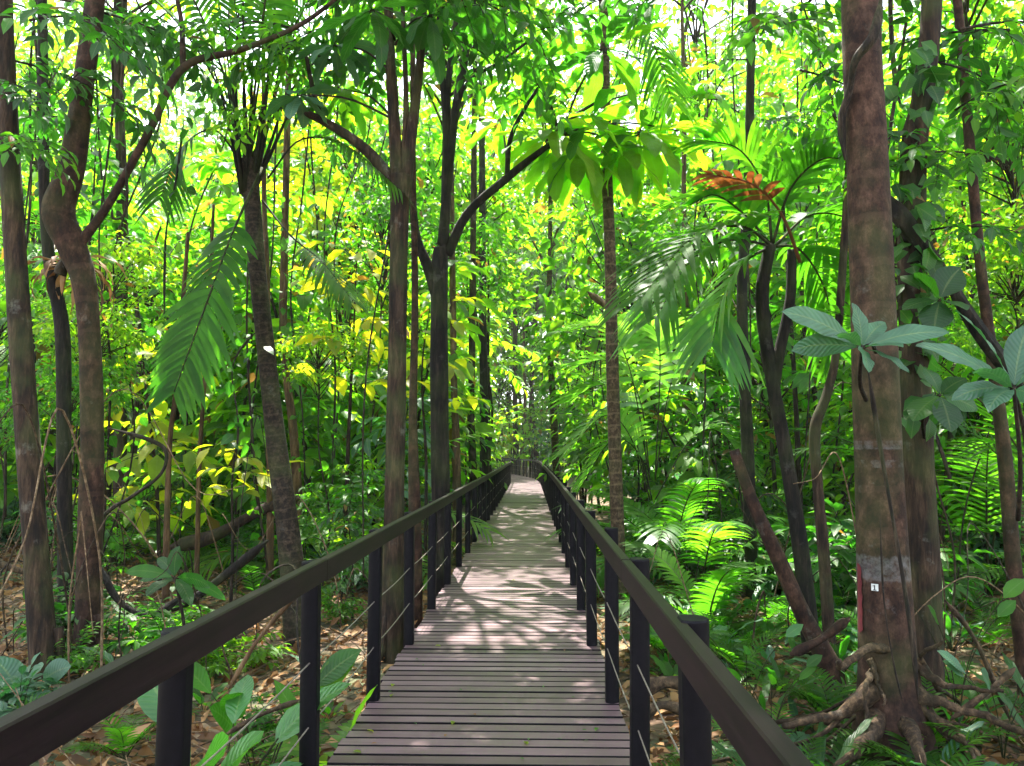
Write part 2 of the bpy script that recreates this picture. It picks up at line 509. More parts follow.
M['twig'] = bark_mat("twig_bark", (.03, .02, .012), (.06, .042, .028), (.11, .08, .055), 10, lichen=.1, bump=.3)
M['bark_red'] = bark_mat("reddish_brown_bark", (.045, .022, .014), (.10, .05, .032), (.17, .095, .065), 4, rings=.12, ring_freq=3.1, lichen=.45, moss=.25, vertical=2.0, bump=.35)
M['bark_brown'] = bark_mat("brown_bark", (.035, .022, .014), (.085, .052, .032), (.15, .10, .065), 6, lichen=.35, moss=.3)
M['bark_grey'] = bark_mat("grey_bark", (.045, .035, .027), (.10, .08, .06), (.19, .155, .12), 6, lichen=.3, moss=.35, vertical=4)
M['bark_dark'] = bark_mat("dark_bark", (.012, .010, .008), (.03, .024, .019), (.07, .055, .045), 6, lichen=.2, moss=.2)
M['bark_palm'] = bark_mat("ringed_palm_bark", (.035, .026, .018), (.075, .055, .04), (.14, .105, .075), 7, rings=.16, ring_freq=8.5, lichen=.2, moss=.25, vertical=1.0, bump=.5)
M['bark_slim'] = bark_mat("slender_palm_bark", (.09, .06, .035), (.20, .14, .085), (.28, .21, .14), 7, rings=.25, ring_freq=6.0, lichen=.25, moss=.15, vertical=1.5, bump=.3)
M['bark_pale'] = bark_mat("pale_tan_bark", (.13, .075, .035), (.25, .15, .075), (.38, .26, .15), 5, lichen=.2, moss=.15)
M['liana'] = bark_mat("liana_bark", (.03, .022, .015), (.07, .05, .035), (.13, .10, .07), 9, lichen=.2, moss=.2)
M['dry'] = bark_mat("dry_stick", (.3, .19, .10), (.5, .34, .20), (.65, .5, .33), 7, lichen=.1, vertical=1.3)
M['root'] = bark_mat("root_bark", (.07, .045, .025), (.15, .10, .06), (.26, .18, .11), 7, lichen=.25, moss=.1, vertical=1.3)

def deck_mat():
    m, nt, out = newmat("weathered_deck_wood")
    tc = nt.nodes.new("ShaderNodeTexCoord"); geo = nt.nodes.new("ShaderNodeNewGeometry")
    mp = nt.nodes.new("ShaderNodeMapping"); mp.inputs["Scale"].default_value = (2.5, 60, 60)
    nt.links.new(tc.outputs["Object"], mp.inputs[0])
    n1 = nt.nodes.new("ShaderNodeTexNoise"); n1.inputs["Scale"].default_value = 1.0; n1.inputs["Detail"].default_value = 8; n1.inputs["Roughness"].default_value = .65
    nt.links.new(mp.outputs[0], n1.inputs["Vector"])
    base = ramp(nt, geo.outputs["Random Per Island"], [(0, (.056, .031, .034)), (.3, (.098, .056, .062)), (.7, (.132, .079, .088)), (1, (.185, .118, .13))])
    gr = ramp(nt, n1.outputs[0], [(.28, (.55, .52, .52)), (.5, (.95, .95, .95)), (.75, (1.3, 1.28, 1.26))])
    col = mix_col(nt, .85, base, gr, 'MULTIPLY')
    n2 = nt.nodes.new("ShaderNodeTexNoise"); n2.inputs["Scale"].default_value = 2.2; n2.inputs["Detail"].default_value = 7; n2.inputs["Roughness"].default_value = .7
    nt.links.new(tc.outputs["Object"], n2.inputs["Vector"])
    col = mix_col(nt, .8, col, ramp(nt, n2.outputs[0], [(.3, (.62, .60, .60)), (.6, (1.1, 1.08, 1.08))]), 'MULTIPLY')
    pb = nt.nodes.new("ShaderNodeBsdfPrincipled")
    nt.links.new(col, pb.inputs["Base Color"])
    ro = ramp(nt, n2.outputs[0], [(.3, (.38,) * 3), (.7, (.58,) * 3)])
    nt.links.new(ro, pb.inputs["Roughness"])
    bp = nt.nodes.new("ShaderNodeBump"); bp.inputs["Strength"].default_value = .25; bp.inputs["Distance"].default_value = .004
    nt.links.new(n1.outputs[0], bp.inputs["Height"]); nt.links.new(bp.outputs[0], pb.inputs["Normal"])
    nt.links.new(pb.outputs[0], out.inputs[0])
    return m

def rail_mat(name, a, b, rough, spec=.17):
    m, nt, out = newmat(name)
    tc = nt.nodes.new("ShaderNodeTexCoord")
    mp = nt.nodes.new("ShaderNodeMapping"); mp.inputs["Scale"].default_value = (40, 2.0, 40)
    nt.links.new(tc.outputs["Object"], mp.inputs[0])
    n1 = nt.nodes.new("ShaderNodeTexNoise"); n1.inputs["Scale"].default_value = 1.0; n1.inputs["Detail"].default_value = 8; n1.inputs["Roughness"].default_value = .6
    nt.links.new(mp.outputs[0], n1.inputs["Vector"])
    n2 = nt.nodes.new("ShaderNodeTexNoise"); n2.inputs["Scale"].default_value = 3.5; n2.inputs["Detail"].default_value = 6
    nt.links.new(tc.outputs["Object"], n2.inputs["Vector"])
    col = ramp(nt, n1.outputs[0], [(.3, a), (.7, b)])
    col = mix_col(nt, .8, col, ramp(nt, n2.outputs[0], [(.3, (.6, .6, .6)), (.65, (1.15, 1.12, 1.1))]), 'MULTIPLY')
    pb = nt.nodes.new("ShaderNodeBsdfPrincipled")
    nt.links.new(col, pb.inputs["Base Color"])
    pb.inputs["Roughness"].default_value = rough
    pb.inputs["Specular IOR Level"].default_value = spec
    bp = nt.nodes.new("ShaderNodeBump"); bp.inputs["Strength"].default_value = .25; bp.inputs["Distance"].default_value = .004
    nt.links.new(n1.outputs[0], bp.inputs["Height"]); nt.links.new(bp.outputs[0], pb.inputs["Normal"])
    nt.links.new(pb.outputs[0], out.inputs[0])
    return m

def ground_mat():
    m, nt, out = newmat("forest_floor")
    tc = nt.nodes.new("ShaderNodeTexCoord")
    v = nt.nodes.new("ShaderNodeTexVoronoi"); v.inputs["Scale"].default_value = 7.5
    nt.links.new(tc.outputs["Object"], v.inputs["Vector"])
    bw = nt.nodes.new("ShaderNodeRGBToBW"); nt.links.new(v.outputs["Color"], bw.inputs[0])
    col = ramp(nt, bw.outputs[0], [(.1, (.03, .018, .01)), (.4, (.085, .048, .026)), (.65, (.15, .088, .05)), (.9, (.26, .17, .10))])
    n2 = nt.nodes.new("ShaderNodeTexNoise"); n2.inputs["Scale"].default_value = .5; n2.inputs["Detail"].default_value = 8; n2.inputs["Roughness"].default_value = .7
    nt.links.new(tc.outputs["Object"], n2.inputs["Vector"])
    col = mix_col(nt, ramp(nt, n2.outputs[0], [(.45, (0, 0, 0)), (.6, (.8, .8, .8))]), col, (.04, .06, .018))
    pb = nt.nodes.new("ShaderNodeBsdfPrincipled")
    nt.links.new(col, pb.inputs["Base Color"]); pb.inputs["Roughness"].default_value = .9
    bp = nt.nodes.new("ShaderNodeBump"); bp.inputs["Strength"].default_value = .8; bp.inputs["Distance"].default_value = .05
    nt.links.new(v.outputs["Distance"], bp.inputs["Height"]); nt.links.new(bp.outputs[0], pb.inputs["Normal"])
    nt.links.new(pb.outputs[0], out.inputs[0])
    return m

def plain(name, c, rough=.6, metal=0.0):
    m, nt, out = newmat(name)
    tc = nt.nodes.new("ShaderNodeTexCoord")
    n2 = nt.nodes.new("ShaderNodeTexNoise"); n2.inputs["Scale"].default_value = 22; n2.inputs["Detail"].default_value = 6
    nt.links.new(tc.outputs["Object"], n2.inputs["Vector"])
    col = mix_col(nt, .8, c, ramp(nt, n2.outputs[0], [(.3, (.6, .6, .6)), (.7, (1.15, 1.15, 1.15))]), 'MULTIPLY')
    pb = nt.nodes.new("ShaderNodeBsdfPrincipled")
    nt.links.new(col, pb.inputs["Base Color"]); pb.inputs["Roughness"].default_value = rough; pb.inputs["Metallic"].default_value = metal
    nt.links.new(pb.outputs[0], out.inputs[0])
    return m

M['deck'] = deck_mat()
M['rail'] = rail_mat("dark_stained_rail", (.0045, .0020, .0026), (.0175, .0085, .0100), .5)
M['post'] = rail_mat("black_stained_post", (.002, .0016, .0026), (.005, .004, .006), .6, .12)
M['cable'] = plain("steel_cable", (.24, .20, .165), .5, .5)
M['ground'] = ground_mat()
M['tag_white'] = plain("white_tag", (.75, .76, .7), .5)
M['ink'] = plain("black_ink", (.02, .02, .02), .6)
M['paint_red'] = plain("faded_red_paint", (.14, .014, .018), .8)
M['paint_white'] = plain("chalky_white_lichen", (.24, .23, .22), .9)

# ------------------------------------------------------------------ setting: ground
def build_ground():
    xs = np.concatenate([np.linspace(-300, -30, 16), np.linspace(-28, 28, 113), np.linspace(30, 300, 16)])
    ys = np.concatenate([np.linspace(-120, -6, 10), np.linspace(-5, 45, 101), np.linspace(47, 500, 30)])
    mb = MB()
    V = [(x, y, ground_z(max(-28, min(28, x)), max(-5, min(60, y)))) for y in ys for x in xs]
    nx = len(xs)
    q = [(j * nx + i, j * nx + i + 1, (j + 1) * nx + i + 1, (j + 1) * nx + i) for j in range(len(ys) - 1) for i in range(nx - 1)]
    mb.add(V, [(v[0], v[1]) for v in V], q)
    tag(obj("ground", mb.mesh("ground", M['ground'])), "brown forest floor under leaf litter", None, None, "structure")
build_ground()

# ------------------------------------------------------------------ boardwalk
CL = smooth_path([(-.25, -2.0), (-.25, 8), (-.25, 16), (-.3, 30), (-.42, 41), (-1.0, 48), (-2.5, 56), (-5.0, 65), (-8.5, 74)], 460)
S = np.concatenate([[0], np.cumsum(np.linalg.norm(np.diff(CL, axis=0), axis=1))])
TAN = nrm(np.gradient(CL, axis=0))
def walk(s, off, z):
    x = np.interp(s, S, CL[:, 0]); y = np.interp(s, S, CL[:, 1])
    tx = np.interp(s, S, TAN[:, 0]); ty = np.interp(s, S, TAN[:, 1])
    l = math.hypot(tx, ty); tx /= l; ty /= l
    return np.array([x + ty * off, y - tx * off, z])

rg = np.random.default_rng(5)
def box8(mb, c8, mat=0):
    """c8: bottom four then top four, both anticlockwise"""
    q = [(3, 2, 1, 0), (4, 5, 6, 7), (0, 1, 5, 4), (1, 2, 6, 5), (2, 3, 7, 6), (3, 0, 4, 7)]
    mb.add(c8, [(0, 0), (1, 0), (1, 1), (0, 1)] * 2, q, None, mat)

mb = MB()
pitch, s = .122, 0.0
while s < S[-1] - .2:
    dz = rg.uniform(-.003, .003); g = .019 + rg.uniform(-.003, .004)
    a0 = -.78 + rg.uniform(-.012, .012); a1 = .78 + rg.uniform(-.012, .012)
    t0 = rg.uniform(-.002, .002)
    e = .004
    lo = [walk(s + g / 2, a0, -.035), walk(s + g / 2, a1, -.035), walk(s + pitch - g / 2, a1, -.035), walk(s + pitch - g / 2, a0, -.035)]
    mi = [walk(s + g / 2, a0, dz - e), walk(s + g / 2, a1, dz - e + t0), walk(s + pitch - g / 2, a1, dz - e + t0), walk(s + pitch - g / 2, a0, dz - e)]
    hi = [walk(s + g / 2 + e, a0, dz), walk(s + g / 2 + e, a1, dz + t0), walk(s + pitch - g / 2 - e, a1, dz + t0), walk(s + pitch - g / 2 - e, a0, dz)]
    V = lo + mi + hi
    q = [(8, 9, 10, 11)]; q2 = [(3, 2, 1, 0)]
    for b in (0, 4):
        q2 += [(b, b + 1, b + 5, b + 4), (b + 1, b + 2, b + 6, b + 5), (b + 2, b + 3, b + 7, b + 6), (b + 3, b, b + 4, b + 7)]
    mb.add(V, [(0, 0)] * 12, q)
    mb.f4.append((np.array(q2) + mb.n - 12, 1))  # sides and chamfers near black: dirty stained wood plus gap shade in the colour
    s += pitch
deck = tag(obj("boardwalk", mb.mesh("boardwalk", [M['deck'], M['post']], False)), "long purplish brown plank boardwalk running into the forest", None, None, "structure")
mb = MB()
for off in (-.62, 0, .62):
    for k in np.arange(0, S[-1] - 1.2, 1.0):
        A = [walk(k, off - .03, -.19), walk(k, off + .03, -.19), walk(k + 1, off + .03, -.19), walk(k + 1, off - .03, -.19)]
        B = [p + np.array([0, 0, .15]) for p in A]
        box8(mb, A + B)
obj("bearer", mb.mesh("bearer", M['post'], False), deck)

def build_rail(sgn, label):
    root = empty("railing", (0, 0, 0), label, "railing", "railings along the boardwalk")
    ro, po = (.67, .713) if sgn > 0 else (-.713, -.752)
    mb = MB()
    w, h, zt, ch = .023, .096, 1.06, .005
    prof = [(-w, zt - h), (w, zt - h), (w, zt - ch), (w - ch, zt), (-w + ch, zt), (-w, zt - ch)]
    # rails come in lengths that butt over every fourth post
    cuts = [0.6] + list(np.arange(4.24 + 1.45 * 1, S[-1] - 2, 5.8)) + [S[-1] - .8]
    for a, b in zip(cuts[:-1], cuts[1:]):
        ss = np.linspace(a + .002, b - .002, max(3, int((b - a) / .4)))
        V, UV = [], []
        jit = rg.uniform(-.003, .003)
        for k in ss:
            for (o, z) in prof:
                V.append(walk(k, ro + o, z + jit)); UV.append((o, k))
        n = len(prof)
        q = [(i * n + j, (i + 1) * n + j, (i + 1) * n + (j + 1) % n, i * n + (j + 1) % n) for i in range(len(ss) - 1) for j in range(n)]
        m0 = (len(ss) - 1) * n
        q += [(0, 1, 2, 5), (2, 3, 4, 5), (m0 + 5, m0 + 2, m0 + 1, m0), (m0 + 5, m0 + 4, m0 + 3, m0 + 2)]
        mb.add(V, UV, q)
    obj("handrail", mb.mesh("handrail", M['rail'], False), root)
    # round posts with a flat cut towards the deck
    pm = MB()
    NP = 32
    ang = np.linspace(0, 2 * math.pi, NP + 1)[:-1]
    r = .05 if sgn > 0 else .047
    px = np.maximum(r * np.cos(ang), -.036); py = r * np.sin(ang)
    V, UV = [], []
    zt_ = 1.060 if sgn > 0 else 1.046
    for z, k in ((-.95, 1), (.3, 1), (zt_, 1), (zt_, 1), (zt_ + .006, .93), (zt_ + .006, .93)):
        for i in range(NP):
            V.append((px[i] * k, py[i] * k, z)); UV.append((i / NP, z))
    q = [(a * NP + i, a * NP + (i + 1) % NP, (a + 1) * NP + (i + 1) % NP, (a + 1) * NP + i) for a in (0, 1, 3) for i in range(NP)]
    V.append((0, 0, zt_ + .006)); UV.append((0, 0))
    pm.add(V, UV, q, [(5 * NP + i, 5 * NP + (i + 1) % NP, 6 * NP) for i in range(NP)])
    pme = pm.mesh("post", M['post'], True)
    ks = ([2.85, 4.4] if sgn > 0 else [2.8, 4.27]) + list(np.arange(4.24 + 1.45, S[-1] - 1, 1.45))
    for i, k in enumerate(ks):
        p = walk(k, po + (.02 if sgn > 0 and i == 3 else 0), 0)
        o = obj("post", pme, root, p)
        t = math.atan2(np.interp(k, S, TAN[:, 1]), np.interp(k, S, TAN[:, 0])) - math.pi / 2
        o.rotation_euler = (R(rg.normal(0, .3)), R(rg.normal(0, .3)), t + (0 if sgn > 0 else math.pi))
    for z in (.61, .33):
        cm = MB()
        ss = np.arange(.8, S[-1] - 1, .29)
        tube(cm, [walk(x, po * .995, z - .012 * math.sin(math.pi * ((x - 4.24) % 1.45) / 1.45)) for x in ss], .0035, 5)
        obj("cable", cm.mesh("cable", M['cable']), root)
build_rail(-1, "dark wooden railing with black posts on the left edge of the boardwalk")
build_rail(1, "dark wooden railing with round topped posts on the right edge of the boardwalk")

# ------------------------------------------------------------------ vegetation builders
def tree_crown(rng, leafmat, rx=3.0, rz=2.4, ncl=34, nl=60, ll=.26, lw=.42, base_drop=1.5, bark='bark_brown'):
    """crown about its own origin (the top of the bare trunk): limbs to leaf clumps with gaps between them"""
    mb = MB()
    tube(mb, smooth_path([(0, 0, -.3), (rng.normal(0, .15), rng.normal(0, .15), rz * .7), (rng.normal(0, .3), rng.normal(0, .3), rz * 1.6)], 8), np.linspace(.07, .015, 8), 6, 1)
    for i in range(ncl):
        az = rng.uniform(0, 6.283); rr = math.sqrt(rng.uniform(.05, 1)); zz = rng.uniform(-.55, 1)
        k = math.sqrt(max(.1, 1 - zz * zz * .7))
        c = np.array([math.cos(az) * rx * rr * k, math.sin(az) * rx * rr * k, rz * (zz + .75)])
        mid = np.array([c[0] * .45, c[1] * .45, c[2] * .35 + .1]) + rng.normal(0, .12, 3)
        z0 = max(-1.6, c[2] * .75 - rng.uniform(.5, 1.8)); mid = np.array([c[0] * .5, c[1] * .5, z0 + (c[2] - z0) * .62]) + rng.normal(0, .15, 3)
        path = smooth_path([(0, 0, z0), mid, c], 8)
        tube(mb, path, np.linspace(.035, .009, 8), 5, 1)
        n = int(nl * rng.uniform(.5, 1.4))
        sg = np.array([.5, .5, .26]) * rng.uniform(.7, 1.3)
        off = rng.normal(0, 1, (n, 3)) * sg
        pos = c + off
        f = nrm(off * np.array([1, 1, .3]) + rng.normal(0, .35, (n, 3))) + np.array([0, 0, -.35]) + rng.normal(0, .15, (n, 3))
        up = np.array([0, 0, 1.0]) + rng.normal(0, .45, (n, 3))
        L = ll * rng.uniform(.6, 1.25, n)
        leaves(mb, pos, f, up, L, L * lw, 0, droop=.2)
    return mb.mesh("crown", [M[leafmat], M[bark]])

def sapling_mesh(rng, leafmat, H=4.0, nb=26, bl=.9, ll=.24, lw=.42, spacing=.075, low=.22):
    """crown of an understory tree: leafy drooping twigs along a thin stem that stands at the origin"""
    st, cr = MB(), MB()
    lean = rng.normal(0, .08, 2)
    pts = smooth_path([(0, 0, -.25), (lean[0] * H * .4, lean[1] * H * .4, H * .4), (lean[0] * H * 1.1 + rng.normal(0, .1), lean[1] * H * 1.1, H * .75), (lean[0] * H * 1.5, lean[1] * H * 1.5, H)], 16)
    tube(st, pts, np.linspace(.012 + .006 * H, .007, 16), 6, 0, .1, rng)
    for i in range(nb):
        s = low + (1 - low) * (i + rng.uniform(0, 1)) / nb
        fi = min(s * 15, 14.99); k = int(fi)
        p = pts[k] + (pts[k + 1] - pts[k]) * (fi - k)
        az = i * 2.4 + rng.normal(0, .4)
        el = rng.uniform(.05, .7) + .5 * max(0, s - .7)
        L = bl * (1.15 - .6 * s) * rng.uniform(.6, 1.3)
        spray(cr, p, (math.cos(az) * math.cos(el), math.sin(az) * math.cos(el), math.sin(el)), L, rng, ll, lw, spacing, 0, 1, droop=rng.uniform(.3, 1.0))
    return st.mesh("stem", M['twig']), cr.mesh("crown", [M[leafmat], M['twig']])

def palm_fronds(rng, n, L, el0, el1, droop, nl, ll, lw, hang, mat='frond', origin=(0, 0, 0), petiole=.25, az0=None, vee=.3):
    out = []
    for i in range(n):
        mb = MB()
        t = i / max(1, n - 1)
        frond(mb, origin, (az0 if az0 is not None else 0) + i * 2.399 + rng.normal(0, .15), el0 + (el1 - el0) * t + rng.normal(0, .08), L * rng.uniform(.8, 1.12),
              droop * rng.uniform(.8, 1.2), nl, ll, lw, rng, hang, 0, 1, petiole, vee)
        out.append(mb.mesh("frond", [M[mat], M['green_stem']]))
    return out

def ground_palm(rng, n=9, L=2.2, mat='frond', nl=26, ll=.5, lw=.05, hang=.35):
    return palm_fronds(rng, n, L, 1.35, .5, 1.35, nl, ll, lw, hang, mat)

def seedling_mesh(rng, leafmat, n=9, L=.35, W=.09, kind='leaf'):
    mb = MB()
    for i in range(n):
        az = i * 2.399 + rng.normal(0, .2); el = rng.uniform(.35, 1.35)
        if kind == 'leaf':
            big_leaf(mb, (0, 0, -.02), az, el, L * rng.uniform(.6, 1.15), W * rng.uniform(.8, 1.2), rng.uniform(.7, 1.5), rng, petiole=.55, shape=.85)
        else:
            frond(mb, (0, 0, -.02), az, el, L * rng.uniform(.7, 1.2), rng.uniform(.8, 1.5), 13, L * .3, L * .05, rng, .25, petiole=.2, rr=.006)
    return mb.mesh("foliage", [M[leafmat], M['green_stem']])

def rosette_mesh(rng, leafmat, n=16, L=.65, W=.2, el0=.9, el1=-.5, droop=.9, shape=1.35, petiole=.1, origin=(0, 0, 0)):
    mb = MB()
    for i in range(n):
        t = (i + .5) / n
        big_leaf(mb, origin, i * 2.399 + rng.normal(0, .2), el0 + (el1 - el0) * t + rng.normal(0, .12), L * rng.uniform(.75, 1.15), W * rng.uniform(.85, 1.15),
                 droop * rng.uniform(.6, 1.3), rng, shape=shape, petiole=petiole, roll=rng.normal(0, .25))
    return mb

def shrub_mesh(rng, leafmat, H=1.1, ns=9, ll=.2, lw=.42, spacing=.06):
    cr = MB()
    for i in range(ns):
        az = i * 2.399 + rng.normal(0, .3); el = rng.uniform(.6, 1.4)
        spray(cr, (rng.normal(0, .04), rng.normal(0, .04), -.05), (math.cos(az) * math.cos(el), math.sin(az) * math.cos(el), math.sin(el)), H * rng.uniform(.7, 1.25), rng, ll, lw, spacing, 0, 1, droop=rng.uniform(.5, 1.3), tw=.008)
        for k in range(3):
            az2 = az + rng.normal(0, .8)
            b = np.array([math.cos(az) * math.cos(el), math.sin(az) * math.cos(el), math.sin(el)]) * H * rng.uniform(.25, .6)
            spray(cr, b, (math.cos(az2), math.sin(az2), .6), H * .5, rng, ll, lw, spacing, 0, 1, droop=.8, tw=.005)
    return cr.mesh("foliage", [M[leafmat], M['twig']])

def liana_mesh(rng, H=8.0, leafy=True, r=.012):
    st = MB()
    x = rng.normal(0, .25, 6)
    pts = smooth_path([(x[0], 0, 0), (x[1], rng.normal(0, .15), H * .2), (x[2], rng.normal(0, .2), H * .45), (x[3], rng.normal(0, .2), H * .7), (x[4] * 1.5, 0, H)], 40)
    tube(st, pts, r * rng.uniform(.8, 1.4), 6, 0, .15, rng)
    me = st.mesh("liana", M['liana'])
    if not leafy: return me, None
    lf = MB()
    n = 90
    idx = rng.integers(2, 38, n)
    pos = pts[idx] + rng.normal(0, .1, (n, 3))
    f = rng.normal(0, 1, (n, 3)) * np.array([1, 1, .2]) + np.array([0, 0, -.7])
    L = rng.uniform(.08, .2, n)
    leaves(lf, pos, f, np.array([0, 0, 1.0]) + rng.normal(0, .5, (n, 3)), L, L * .7, 0, .2)
    return me, lf.mesh("foliage", [M['leaf_mid']])

rng = np.random.default_rng(11)
CROWNS = {
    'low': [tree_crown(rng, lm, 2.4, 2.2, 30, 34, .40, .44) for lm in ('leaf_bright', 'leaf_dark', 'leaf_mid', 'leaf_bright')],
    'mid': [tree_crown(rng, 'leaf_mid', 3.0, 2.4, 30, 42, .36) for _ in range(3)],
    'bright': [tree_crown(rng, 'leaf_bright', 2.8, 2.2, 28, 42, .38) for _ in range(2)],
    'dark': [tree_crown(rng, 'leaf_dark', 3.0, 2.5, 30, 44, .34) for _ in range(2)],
}
BR = {  # single leafy boughs, used as children of trees
    'mid': [], 'bright': [], 'dark': [], 'yellow': []}
for k, lm, ll in (('mid', 'leaf_mid', .22), ('bright', 'leaf_bright', .26), ('dark', 'leaf_dark', .24), ('yellow', 'leaf_yellow', .26)):
    for _ in range(3):
        b = MB()
        main = arc((0, 0, 0), 0, .25, 1.5, .8, 10)
        tube(b, main, np.linspace(.016, .005, 10), 5, 1)
        for j in range(12):
            i = min(9, 1 + int(j * .75))
            a = (1 if j % 2 else -1) * rng.uniform(.4, 1.2)
            spray(b, main[i], (math.cos(a), math.sin(a), rng.uniform(-.2, .35)), rng.uniform(.45, .95), rng, ll, .4, .085, 0, 1, droop=.8)
        BR[k].append(b.mesh("bough", [M[lm], M['twig']]))

# ------------------------------------------------------------------ individually placed trees
def trunk_pts(path, D, dD=0.0, down=True, up_to=None):
    """path rows (px, py, width px) from the top of the picture down"""
    pts, rad = [], []
    n = len(path)
    for i, (x, y, w) in enumerate(path):
        d = D + dD * (n - 1 - i) / max(1, n - 1)
        pts.append(P(x, y, d)); rad.append(w * .5 * d / FPX)
    pts, rad = np.array(pts), np.array(rad)
    if down:
        g = ground_z(pts[-1][0], pts[-1][1]) - .25
        if pts[-1][2] > g + .05:
            dirn = pts[-1] - pts[-2]
            k = (g - pts[-1][2]) / min(dirn[2], -.05)
            k = min(k, 8)
            e = pts[-1] + dirn * k * np.array([.6, .6, 1])
            pts = np.vstack([pts, e]); rad = np.append(rad, rad[-1] * 1.12)
    if up_to:
        dirn = pts[0] - pts[1]; dirn = dirn / abs(dirn[2])
        h = up_to - pts[0][2]
        for f in (.5, 1.0):
            top = pts[0] if f == .5 else pts[0]
            e = top + np.array([dirn[0] * .5, dirn[1] * .5, 1.0]) * h * .5
            pts = np.vstack([e, pts]); rad = np.insert(rad, 0, rad[0] * .88)
    return pts, rad

def trunk_tube(mb, path, D, sides=14, rough=.05, dD=0.0, down=True, up_to=None, n=None):
    pts, rad = trunk_pts(path, D, dD, down, up_to)
    c = smooth_path(np.column_stack([pts, rad]), n or max(16, 7 * len(pts)))
    tube(mb, c[::-1, :3], np.maximum(c[::-1, 3], .002), sides, 0, rough, rng)
    return c[0, :3]

HERO = []
def hero(name, label, cat, main, D, bark, extra=(), crown=None, crown_z=None, crown_sc=1.0, rough=.05, sides=16, dD=0.0, flare=0, boughs=(), group=None, crown_p=None, trunkname='trunk', extraname='branch'):
    base = trunk_pts(main, D, dD)[0][-1]
    root = empty(name, base, label, cat, group)
    def loc(mesh_b):
        mesh_b.v = [v - base for v in mesh_b.v]; return mesh_b
    mb = MB()
    top = trunk_tube(mb, main, D, sides, rough, dD, True, crown_z)
    if flare:
        for i in range(flare):
            a = i * 6.283 / flare + rng.normal(0, .2)
            r0 = main[-1][2] * .5 * D / FPX
            gz = ground_z(base[0], base[1])
            d = np.array([math.cos(a), math.sin(a), 0])
            b = np.array([base[0], base[1], gz])
            L = r0 * rng.uniform(1.6, 3)
            tube(mb, smooth_path([b + d * r0 * .55 + [0, 0, .45], b + d * r0 * .95 + [0, 0, .15], b + d * L * .8 + [0, 0, .0], b + d * L * 1.4 + [0, 0, -.1]], 8), np.linspace(r0 * .4, r0 * .12, 8), 7, 0, .1, rng)
    obj(trunkname, loc(mb).mesh(trunkname, M[bark]), root)
    for ex in extra:
        b = MB()
        trunk_tube(b, ex, D, 10, rough, 0, False, None)
        obj(extraname, loc(b).mesh(extraname, M[bark]), root)
    if crown_p:
        top = P(crown_p[0], crown_p[1], D)
    if crown and (crown_z or crown_p):
        o = obj('crown', CROWNS[crown][rng.integers(len(CROWNS[crown]))], root, top - base)
        o.scale = (crown_sc,) * 3; o.rotation_euler = (0, 0, rng.uniform(0, 6))
    for (bx, by, kind, az, sc, *bd) in boughs:
        o = obj('bough', BR[kind][rng.integers(3)], root, P(bx, by, bd[0] if bd else D) - base)
        o.rotation_euler = (rng.normal(0, .15), rng.uniform(-.1, .35), az); o.scale = (sc,) * 3
    HERO.append(root)
    return root, base

def fronds_at(root, base, origin, specs, mat='frond', nl=26, ll=.5, lw=.06, hang=.35, petiole=.25, vee=.3, stem='green_stem', name='frond'):
    for (az, el, L, dr) in specs:
        mb = MB()
        frond(mb, origin - base, az, el, L, dr, nl, ll, lw, rng, hang, 0, 1, petiole, vee, rr=.018)
        obj(name, mb.mesh(name, [M[mat], M[stem]]), root)

# --- left side
r, b = hero("tree", "slim straight brown trunk rising nearest the left edge of the photo", "tree",
     [(2, -10, 20), (8, 120, 20), (15, 250, 21), (25, 400, 22), (35, 540, 24), (46, 690, 27)], 7.2, 'bark_brown', crown='dark', crown_z=9.5, flare=3,
     boughs=[(10, 60, 'dark', .6, .8), (12, 150, 'mid', 5.5, .6), (30, 20, 'dark', 5.9, .9), (60, 0, 'dark', .2, .8, 8.3), (40, 110, 'dark', 5.0, .6)])
r, b = hero("tree", "crooked reddish trunk with a swollen bulge and an arm sweeping up to the right", "tree",
     [(98, -20, 20), (84, 80, 21), (72, 165, 24), (59, 212, 31), (73, 248, 28), (87, 300, 23), (92, 450, 22), (88, 600, 23), (86, 672, 28)], 7.85, 'bark_red',
     extra=[[(345, -8, 4), (300, 25, 5), (240, 50, 6), (183, 68, 8), (150, 130, 8), (108, 205, 9), (66, 262, 12), (60, 275, 12)],
            [(172, -20, 4), (181, 20, 5), (183, 68, 6)]], crown='mid', crown_z=10, flare=4, rough=.09,
     boughs=[(90, 10, 'dark', .4, .9), (75, 120, 'dark', 3.0, .7), (150, 10, 'dark', 2.2, .6, 8.4), (110, 40, 'dark', .6, .6, 8.4)])
r, b = hero("tree", "thin blackish stem standing just behind the crooked bulging trunk", "tree",
     [(44, 180, 11), (50, 265, 12), (62, 330, 14), (64, 450, 14), (66, 640, 16)], 8.7, 'bark_dark', crown_z=8.0)
# dead brown fern clump hanging on it
mb = MB()
for i in range(26):
    big_leaf(mb, (0, 0, 0), i * 2.399, R(rng.uniform(-20, 50)), rng.uniform(.35, .8), .05, 2.2, rng, petiole=.1)
q = P(66, 268, 8.55)
tag(obj("dead_fern", mb.mesh("dead_fern", [M['litter'], M['twig']]), None, q), "clump of dead brown fronds hanging beside the bulging trunk", "fern")

